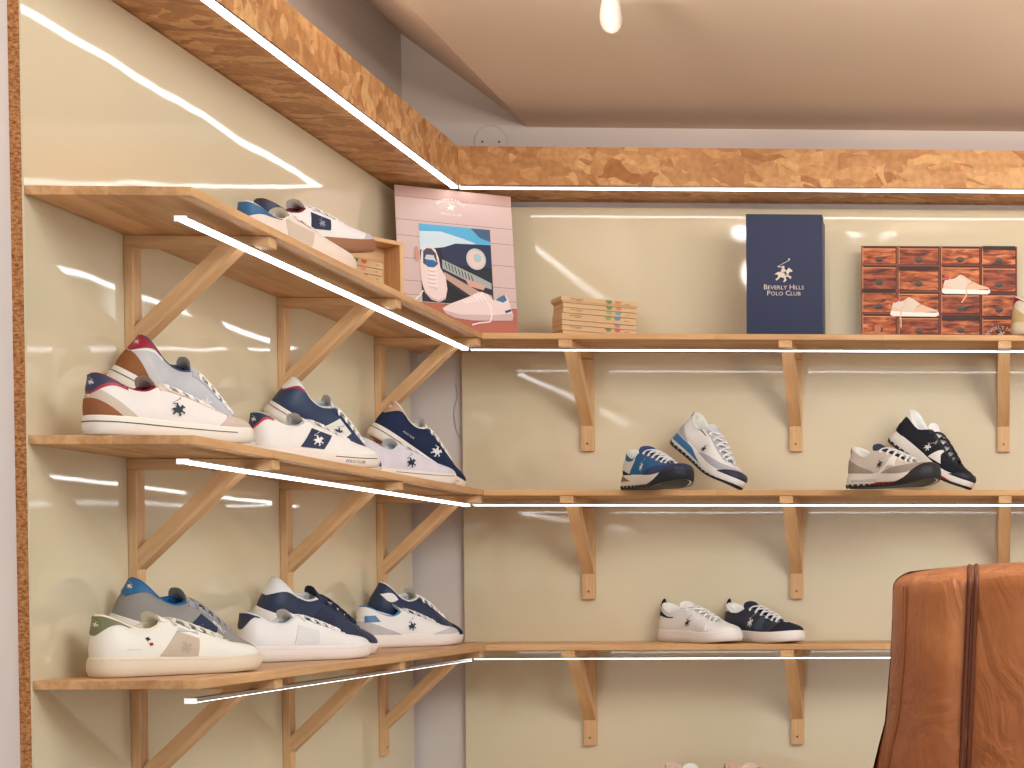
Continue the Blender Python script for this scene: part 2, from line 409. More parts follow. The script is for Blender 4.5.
# ---------------------------------------------------------------- wall panels
def wall_panel(label, m, face, osb0, osb1):
    lo = [min(face[0][i], osb0[i]) for i in range(3)]; hi = [max(face[1][i], osb1[i]) for i in range(3)]
    t = thing('wall_panel', ((lo[0]+hi[0])/2, (lo[1]+hi[1])/2, lo[2]), label, 'wall panel')
    part('facing', *box(*face), m, t, local=False); p = part('backing_board', *box(osb0, osb1), M_OSBE, t, local=False)
    p['label'] = 'raw brown strand board behind the cream facing'; return t
wall_panel('glossy cream wall panel on the left wall with raw board edge at its near end', M_PANL, ((XL-.003, YN, -1.20), (XL, 4.618, 1.013)), (XL-.021, YN, -1.20), (XL-.003, 4.618, 1.013))
wall_panel('glossy cream wall panel covering the back wall behind the straight shelves', M_PANB, ((-1.366, YB, -1.20), (1.6, YB+.003, .998)), (-1.366, YB+.003, -1.20), (1.6, YB+.018, .998))
# ---------------------------------------------------------------- strand board canopy under the ceiling
CU, CT = 1.015, 1.112
XF, YF = -1.318, 4.444
def canopy(label, under, fascia, top, loc):
    t = thing('canopy', loc, label, 'canopy')
    part('soffit_board', *box(*under), M_OSB, t, local=False); part('fascia_board', *box(*fascia), M_OSB, t, local=False); part('top_board', *box(*top), M_OSB, t, local=False)
    return t
canopy('brown strand board canopy running along the left wall above the top shelf', ((XL-.0205, YN, CU), (XF-.018, 4.6395, CU+.012)), ((XF-.018, YN, CU), (XF, YF, CT)), ((XL-.0205, YN, CT-.012), (XF-.018, 4.6395, CT)), (-1.41, 3.7, CU))
canopy('brown strand board canopy running along the back wall above the navy box', ((XF-.0175, YF+.018, CU), (1.6, 4.6395, CU+.012)), ((XF+.0005, YF, CU), (1.6, YF+.018, CT)), ((XF-.0175, YF+.018, CT-.012), (1.6, 4.6395, CT)), (.15, 4.53, CU))
# ---------------------------------------------------------------- shelves
HT, HM, HL = .6295, .2379, -.1512
T = .0145
def shelf(a, b, m, label): return single('shelf', *box(a, b), m, label, 'shelf', 'pine shelves', bevel=.0012)
SPOT = {HT: 'highest', HM: 'middle', HL: 'lowest'}
OVER = {HT: ('top pine shelf on the left wall, carrying two sneakers and a wooden crate', 'top pine shelf on the back wall, carrying the navy box and drawer poster'),
        HM: ('middle pine shelf on the left wall, carrying the tan-countered sneaker at its near end', 'middle pine shelf on the back wall, carrying the blue runner and the black runner'),
        HL: ('low pine shelf on the left wall, with the olive-heeled white sneaker at its near end', 'low pine shelf on the back wall, carrying the white and navy pair with heel loops')}
for z in (HT, HM, HL):
    shelf((XL+.0005, YN, z-T), (XL+W, 4.639, z), M_SHY, OVER[z][0])
    shelf((XL+W+.0006, YB-W+.004, z-T), (1.6, YB-.0005, z), M_SHX, OVER[z][1])
H4 = -.568
shelf((XL+W+.0006, YB-W+.004, H4-T), (1.6, YB-.0005, H4), M_SHX, 'bottom pine shelf on the back wall, just below the lower picture edge')
# ---------------------------------------------------------------- wooden brackets: post, arm, diagonal brace
def bracket():
    t = thing('shelf_bracket', (0, 0, 0), 'x', 'bracket', 'pine shelf brackets')
    w = .0165
    po = part('post', *box((.0004, -w, -.262), (.0155, w, -.019)), M_BRZ, t, bevel=.001)
    sc = disc((0, -.242), .0032, 10, 'x', (.0152, .0162)); s = part('screw', *sc, M_SCREW, po); s['label'] = 'small grey screw head near the foot of the post'
    part('arm', *box((.0004, -w, -.0185), (.252, w, -.0004)), M_BRX, t, bevel=.001)
    # brace in its own frame so its grain runs along it
    p0, p1 = Vector((.0158, 0, -.190)), Vector((.182, 0, -.019)); d = p1-p0; L = d.length; an = math.atan2(d.z, d.x)
    th = .027; ca, sa = math.cos(an), math.sin(an)
    # cut ends: vertical at the post, horizontal at the arm
    def loc(x, z): dx, dz = x-p0.x, z-p0.z; return (dx*ca+dz*sa, -dx*sa+dz*ca)
    off = th/ca*1.0
    offx = th/sa
    poly = [loc(p0.x, -.162), loc(p0.x, -.162-th/ca*.86), loc(p1.x+offx*.48, -.0193), loc(p1.x-offx*.52, -.0193)]
    b = part('brace', *prism(poly, -w*.94, w*.94), M_BRX, t, bevel=.0008)
    b.location = p0; b.rotation_euler = (0, -an, 0)
    return t
proto = bracket(); used = [False]
WHERE = {HT: 'top', HM: 'middle', HL: 'low'}
NTH = ['nearest', 'second', 'farthest']
BK = ['first from the corner', 'second from the corner', 'third from the corner']
def place_bracket(x, y, z, rz, label):
    o = proto if not used[0] else copy_tree(proto); used[0] = True
    o.location = (x, y, z-T); o.rotation_euler = (0, 0, rz); o['label'] = label
for z in (HT, HM, HL):
    for i, y in enumerate((3.112, 3.772, 4.365)):
        place_bracket(XL, y, z, 0, {0: 'pine bracket at the near end of the %s left shelf', 1: 'pine bracket in the middle of the %s left shelf', 2: 'pine bracket by the corner under the %s left shelf'}[i] % WHERE[z])
    for i, x in enumerate((-1.036, -.487, .066)):
        if z == HL and i == 2: continue
        place_bracket(x, YB, z, -PI/2, 'pine bracket under the %s back shelf, %s' % (WHERE[z], BK[i]))
# ---------------------------------------------------------------- LED strip lights
def led_strip(p, q, z, label, dotted=False, wid=.016, hgt=.008, ch=.36):
    """p, q: ends (x, y); z: underside it is fixed to; the glowing cover bulges down out of an aluminium channel"""
    p, q = Vector((*p, z)), Vector((*q, z)); d = q-p; L = d.length
    t = thing('led_strip_light', p, label, 'light strip', 'led strip lights', math.atan2(d.y, d.x))
    w = wid/2
    part('channel', *box((0, -w-.001, -hgt*(.55 if dotted else ch)), (L, w+.001, -.0003)), M_ALU, t)
    prof = [(-w, -hgt*(.5 if dotted else ch+.02))]+[(w*math.cos(PI+PI*i/8), -hgt*(.55 if dotted else .85)-hgt*(.5 if dotted else .16)*math.sin(PI*i/8)) for i in range(9)]+[(w, -hgt*(.5 if dotted else ch+.02))]
    V, F = prism([(a, b) for a, b in prof], .0015, L-.0015, 'x')
    part('diffuser', V, F, M_LEDD if dotted else M_LED, t, smooth=False)
    for x0 in (-.003, L): part('end_cap', *box((x0, -w-.0016, -hgt*1.12), (x0+.003, w+.0016, -.0002)), M_ENDL, t)
    return t
xl = XL+W-.045; yb = YB-W+.045
for z, a, n in ((HT, 'top', 2.845), (HM, 'middle', 2.84), (HL, 'low', 2.855)):
    zz = z-T-.0188
    led_strip((xl, n), (xl, 4.375), zz, 'bright white led strip under the front edge of the %s left shelf' % a, ch=.84 if z == HL else .36)
    led_strip((xl+.010, yb), (1.58, yb), zz, 'bright white led strip under the front edge of the %s back shelf' % a, True, wid=.010, hgt=.0052)
led_strip((XF-.012, YN+.02), (XF-.012, YF+.004), CU-.0002, 'bright white led strip along the lower edge of the left canopy', wid=.016)
led_strip((XF+.004, YF+.012), (1.58, YF+.012), CU-.0002, 'bright white led strip along the lower edge of the back canopy', True, wid=.011)
# ---------------------------------------------------------------- cables and the junction cover
def cable(pts, r, rgb, label):
    P = [Vector(p) for p in pts]; n = len(P); C = []
    for i in range(n-1):
        a, b, c, d = P[max(i-1, 0)], P[i], P[i+1], P[min(i+2, n-1)]
        for t in (0, .2, .4, .6, .8): C.append(.5*(2*b+(c-a)*t+(2*a-5*b+4*c-d)*t*t+(3*b-a-3*c+d)*t**3))
    C.append(P[-1]); V, F = tube([tuple(c) for c in C], r, 6)
    return single('cable', V, F, plain('cable_%d_%d_%d' % rgb, rgb, .5), label, 'cable', smooth=True)
cable([(-1.482, 4.634, .585), (-1.47, 4.60, .604), (-1.43, 4.56, .6095), (-1.40, 4.55, .6105)], .0016, (222, 210, 196), 'thin white cable looping under the top shelf in the corner')
cable([(-1.386, 4.634, .53), (-1.384, 4.6375, .50), (-1.393, 4.6375, .46), (-1.387, 4.6375, .41), (-1.372, 4.636, .385)], .0008, (150, 136, 126), 'hair-thin grey cable hanging on the bare wall strip in the corner')
cable([(-1.49, 4.52, .2195), (-1.46, 4.50, .216), (-1.42, 4.47, .214), (-1.40, 4.46, .2195)], .0016, (120, 92, 70), 'thin dark cable tucked under the middle shelf in the corner')
for z, a in ((HT, 'top'), (HM, 'middle')):
    t = thing('cable_connector', (xl-.004, 4.386, z-T-.024), 'small black plug joining the two led strips at the corner of the %s shelf' % a, 'connector', 'led connectors')
    part('body', *box((-.006, -.008, -.004), (.010, .006, .003)), plain('black_plastic', (40, 38, 36), .5), t, bevel=.0006)
    if z == HM: part('red_wire', *tube([(.008, 0, 0), (.014, .001, -.001), (.020, .004, 0)], .0015, 6), plain('red_wire', (190, 50, 30), .5), t)
t = thing('junction_cover', (-1.289, 4.6398, 1.172), 'round wall-coloured junction cover with two screws above the canopy corner', 'wall cover')
V, F = tube([(.0435*math.cos(a), 0, .0435*math.sin(a)) for a in [2*PI*i/32 for i in range(33)]], .0012, 6, upv=(0, 1, 0))
part('rim', V, F, plain('cover_rim', (204, 190, 180), .6), t, smooth=True)
part('plate', *disc((0, 0), .042, 32, 'y', (-.002, 0)), M_WALL, t)
for sx_ in (-.022, .022): part('screw', *disc((sx_, 0), .003, 10, 'y', (-.0032, -.0018)), M_SCREW, t)
# ---------------------------------------------------------------- sneakers
TX = {}
def text_mesh(s, small=None):
    if s in TX: return TX[s]
    cu = bpy.data.curves.new('t', 'FONT'); cu.body = s; cu.align_x = 'CENTER'; cu.align_y = 'CENTER'; cu.resolution_u = 2; cu.size = 1
    if small:
        cu.small_caps_scale = small
        for ch, f in zip(s, cu.body_format): f.use_small_caps = True
    o = bpy.data.objects.new('t', cu); COL.objects.link(o); bpy.context.view_layer.update()
    me = bpy.data.meshes.new_from_object(o.evaluated_get(bpy.context.evaluated_depsgraph_get()))
    V = [(v.co.x, v.co.y) for v in me.vertices]; F = [tuple(p.vertices) for p in me.polygons]
    bpy.data.objects.remove(o); bpy.data.curves.remove(cu); bpy.data.meshes.remove(me)
    TX[s] = (V, F); return TX[s]
EMBLEM = [[(.0,.42),(.10,.50),(.22,.56),(.40,.53),(.55,.56),(.66,.66),(.74,.78),(.80,.73),(.93,.62),(.91,.55),(.80,.57),(.74,.48),(.72,.38),(.88,.31),(.84,.20),(.77,.19),(.79,.26),(.66,.30),(.56,.27),(.63,.13),(.50,.02),(.43,.05),(.52,.15),(.46,.26),(.30,.28),(.22,.19),(.10,.10),(.05,.17),(.16,.26),(.20,.38),(.10,.42)],
          [(.35,.50),(.52,.50),(.57,.38),(.63,.37),(.61,.56),(.57,.67),(.50,.75),(.53,.82),(.47,.88),(.40,.82),(.40,.73),(.33,.62)],
          [(.42,.79),(.22,.78),(.17,.84),(.20,.87),(.25,.82),(.41,.84)],
          [(.14,.80),(.17,.84),(.74,1.16),(.70,1.22),(.80,1.25),(.80,1.18),(.75,1.13)]]
def emblem2d():
    V = []; F = []
    for poly in EMBLEM:
        o = len(V); V += [(x-.47, y-.6) for x, y in poly]
        F += [tuple(o+i for i in t) for t in tessellate_polygon([[Vector((x, y, 0)) for x, y in poly]])]
    return V, F
def resample(P, n):
    P = np.array(P, float); d = np.r_[0, np.cumsum(np.linalg.norm(np.diff(P, axis=0), axis=1))]; t = np.linspace(0, d[-1], n)
    return np.stack([np.interp(t, d, P[:, i]) for i in range(P.shape[1])], 1)
def skirt(P, Q, F, rim):
    """P raised verts, Q the same points sunk into the surface; rim an ordered closed loop of indices"""
    n = len(P); V = np.concatenate([P, Q[rim]]); m = len(rim)
    F = list(F)+[(rim[i], rim[(i+1) % m], n+(i+1) % m, n+i) for i in range(m)]
    return V, F
def ruled(lower, upper, nc=18, nr=8):
    L, U = resample(lower, nc), resample(upper, nc); g = [L*(1-t)+U*t for t in np.linspace(0, 1, nr)]
    rim = list(range(nc))+[r*nc+nc-1 for r in range(1, nr)]+[(nr-1)*nc+c for c in range(nc-2, -1, -1)]+[r*nc for r in range(nr-2, 0, -1)]
    return np.concatenate(g), grid_faces(nr, nc), rim
def patch_ak(S, lower, upper, off=.0012, nc=30, nr=9, fn=None):
    G, F, rim = ruled(lower, upper, nc, nr); f = fn or S.upper
    return skirt(f(G[:, 0], G[:, 1], off), f(G[:, 0], G[:, 1], -.0006), F, rim)
def patch_xz(S, lower, upper, off=.0012, side=-1, nc=14, nr=8):
    G, F, rim = ruled(lower, upper, nc, nr); a, k = S.invert(G[:, 0], G[:, 1], side)
    return skirt(S.upper(a, k, off), S.upper(a, k, -.0006), F, rim)
def stick(S, V2, F, cx, cz, size, off, side=-1, which='upper', tilt=0.0):
    P = np.array(V2, float)*size; c, s = math.cos(tilt), math.sin(tilt); P = P@np.array([[c, s], [-s, c]])
    a, k = S.invert(cx+(P[:, 0] if side < 0 else P[:, 0]), cz+P[:, 1], side, which)
    f = S.upper if which == 'upper' else S.sole
    return f(a, k, np.full(len(a), off)), F
SHOE_GEO = {}
def geo(kind, what):
    key = (kind, what)
    if key not in SHOE_GEO:
        S = SHAPES[kind]; SHOE_GEO[key] = {'upper': shoe_upper, 'sole': shoe_sole, 'outsole': shoe_outsole, 'lining': shoe_lining, 'tongue': shoe_tongue, 'laces': shoe_laces}[what](S)
    return SHOE_GEO[key]
def leather(rgb): return plain('leather_%d_%d_%d' % rgb, rgb, .45, .4, 0, .12, 160, .02)
def suede(rgb): return plain('suede_%d_%d_%d' % rgb, rgb, .9, .15, 0, .3, 260, .05)
def rubber(rgb): return plain('rubber_%d_%d_%d' % rgb, rgb, .55, .35, 0, .08, 120, .015)
def cloth(rgb): return plain('cloth_%d_%d_%d' % rgb, rgb, .9, .15, 0, .4, 500, .03)
def sneaker(pose, label, sp, hz=None):
    x, y, z, roll, pitch, yaw, sc = pose
    kind = sp.get('kind', 'court'); S = SHAPES[kind]
    t = thing('sneaker', (x, y, z), label, 'sneaker', 'sneakers on display')
    t.rotation_euler = [math.radians(v) for v in (roll, pitch, yaw)]; t.scale = (sc, sc, sc)
    pa = lambda n, VF, m, lab=None, par=None, smooth=True: tag(part(n, VF[0], VF[1], m, par or t, smooth=smooth), lab)
    so = pa('sole', geo(kind, 'sole'), rubber(sp['sole']))
    pa('outsole', geo(kind, 'outsole'), rubber(sp.get('outsole', (200, 190, 175))))
    up = pa('upper', geo(kind, 'upper'), (leather if sp.get('leather', 1) else suede)(sp['upper']))
    pa('lining', geo(kind, 'lining'), cloth(sp.get('lining', (225, 222, 215))))
    pa('tongue', geo(kind, 'tongue'), cloth(sp.get('tongue', sp['upper'])))
    pa('laces', geo(kind, 'laces'), cloth(sp.get('laces', (238, 236, 230))))
    if 'eyestay' in sp:
        c = sp['eyestay']
        for s in (0, 1):
            A = np.linspace(5.5/24, 11.4/24, 20); A = A if not s else 1-A
            lo = [(a, .72+.12*abs(2*i/19-1)**3) for i, a in enumerate(A)]; pa('eyestay', patch_ak(S, lo, [(a, .992) for a in A], .0011), leather(c))
    if 'counter' in sp:
        w, kk = sp.get('counter_size', (.125, .44))
        lo = [(a, .01) for a in np.linspace(-w, w, 25)]; up_ = [(a, .012+kk*(1-abs(a/w)**2.4)) for a in np.linspace(-w, w, 25)]
        if 'band' in sp:
            w2 = w*1.32; k2 = kk*1.65
            pa('heel_band', patch_ak(S, [(a, .01) for a in np.linspace(-w2, w2, 25)], [(a, .012+min(k2, .9)*(1-abs(a/w2)**2.6)) for a in np.linspace(-w2, w2, 25)], .0008), suede(sp['band']))
        pa('heel_counter', patch_ak(S, lo, up_, .0016), suede(sp['counter']))
    if 'heel_tab' in sp:
        w, kk = sp.get('tab_size', (.105, .60))
        A = np.linspace(-w, w, 31); lo = [(a, kk+(.975-kk)*smooth(abs(a/w)*1.05)) for a in A]
        if 'tab_trim' in sp:
            lo2 = [(a*1.1, max(.02, v-.055)) for a, v in lo]; pa('heel_trim', patch_ak(S, lo2, [(a*1.1, .99) for a in A], .0010), leather(sp['tab_trim']))
        pa('heel_tab', patch_ak(S, lo, [(a, .997) for a in A], .0018), leather(sp['heel_tab']))
        if 'tab_mark' in sp:
            V2, F2 = emblem2d(); V2 = np.array(V2)
            a = (-V2[:, 0]*.035+.012) % 1; k = np.clip(.82+V2[:, 1]*.16, .5, .97)
            pa('heel_emblem', (S.upper(a, k, np.full(len(a), .0024)), F2), leather(sp['tab_mark']), smooth=False)
    if 'toe_cap' in sp:
        w, kk = sp.get('toe_size', (.15, .93)); A = np.linspace(.5-w, .5+w, 31)
        pa('toe_cap', patch_ak(S, [(a, .012) for a in A], [(a, .02+kk*(1-abs((a-.5)/w)**sp.get('toe_pow', 1.7))) for a in A], .0010), suede(sp['toe_cap']))
    if 'bumper' in sp:
        w = .10; A = np.linspace(.5-w, .5+w, 25)
        pa('toe_bumper', patch_ak(S, [(a, .008) for a in A], [(a, .012+.33*(1-abs((a-.5)/w)**2)) for a in A], .0034), rubber(sp['bumper']))
    if 'stripe' in sp:
        c, a1, k0, k1 = sp['stripe']
        for s in (0, 1) if a1 < .3 else (0,):
            A = np.linspace(-.06, a1, 60) if not s else np.linspace(1-a1, .95, 60)
            pa('stripe', patch_ak(S, [(a, k0) for a in A], [(a, k1) for a in A], .0004, 60, 3, S.sole), rubber(c))
    if 'front_stripe' in sp:
        c, a0, a1, k0, k1 = sp['front_stripe']; A = np.linspace(a0, a1, 24)
        pa('stripe', patch_ak(S, [(a, k0) for a in A], [(a, k1) for a in A], .0004, 24, 3, S.sole), rubber(c))
    for (a0, a1, k0, k1, c, nm) in sp.get('sole_layers', []):
        A = np.linspace(a0, a1, 50); q = np.clip(np.minimum(A-a0, a1-A)/((a1-a0)*.25), 0, 1)
        pa(nm, patch_ak(S, [(a, k0) for a in A], [(a, k0+(k1-k0)*v) for a, v in zip(A, q)], .0007, 50, 4, S.sole), rubber(c))
    if kind == 'runner' and 'tread' in sp:
        bits = []; rise = sp.get('tread_rise', .7)
        for i in range(36):
            a = (i+.15)/36; A = np.linspace(a, a+.55/36, 3)
            bits.append(patch_ak(S, [(q, 0.0) for q in A], [(q, .24) for q in A], .0022, 3, 4, S.sole))
        A = np.linspace(0, 1, 120); X = S.cr(S.B, A)[:, 0]
        bits.append(patch_ak(S, [(a, .0) for a in A], [(a, .13+rise*float(smooth((x-.205)/.06))) for a, x in zip(A, X)], .0012, 120, 6, S.sole))
        pa('tread', merge(bits), rubber(sp['tread']), smooth=False)
    for nm, c, lo, hi in sp.get('panels', []):
        pa(nm, patch_xz(S, lo, hi, .0014), leather(c))
    for nm, c, lo, hi in sp.get('wraps', []):
        pa(nm, patch_ak(S, lo, hi, .0012), suede(c))
    if 'emblem' in sp:
        c, ex, ez, es = sp['emblem']; V2, F2 = emblem2d(); pa('emblem', stick(S, V2, F2, ex, ez, es, .0023, tilt=sp.get('emblem_tilt', 0)), leather(c), smooth=False)
    for (c, txt, ex, ez, es, which, tilt) in sp.get('text', []):
        V2, F2 = text_mesh(txt); pa('lettering', stick(S, V2, F2, ex, ez, es, .0016, which=which, tilt=tilt), leather(c), smooth=False)
    for c, P in sp.get('tags', []):
        lo, hi = P; pa('side_tag', patch_xz(S, lo, hi, .0018, nc=4, nr=3), cloth(c))
    if 'loop' in sp:
        P = [(.006+.002*math.sin(q), 0, .088+.022*math.sin(q*1.0)) if 0 else (.001-.010*math.sin(q), 0, .099-.012*math.cos(q)+.004) for q in np.linspace(.15, PI-.05, 9)]
        P = [(.004-.0085*math.sin(q), 0, .0965+.0105*math.cos(q)) for q in np.linspace(0, PI, 9)]
        V, F = tube(P, .0075, 8, .45, upv=(0, 1, 0)); pa('heel_loop', (V, F), cloth(sp['loop']))
    return t
NAVY, WHT, WARM, CREAM, GREY = (38, 48, 74), (238, 236, 234), (238, 234, 222), (226, 210, 188), (176, 174, 174)
SOLEW = (236, 228, 216)
SIDE = lambda x0, x1, x2, x3, z0, z1, z2: ([(x0, z0), (x1, z0-.002)], [(x3, z1), (x2, z2)])
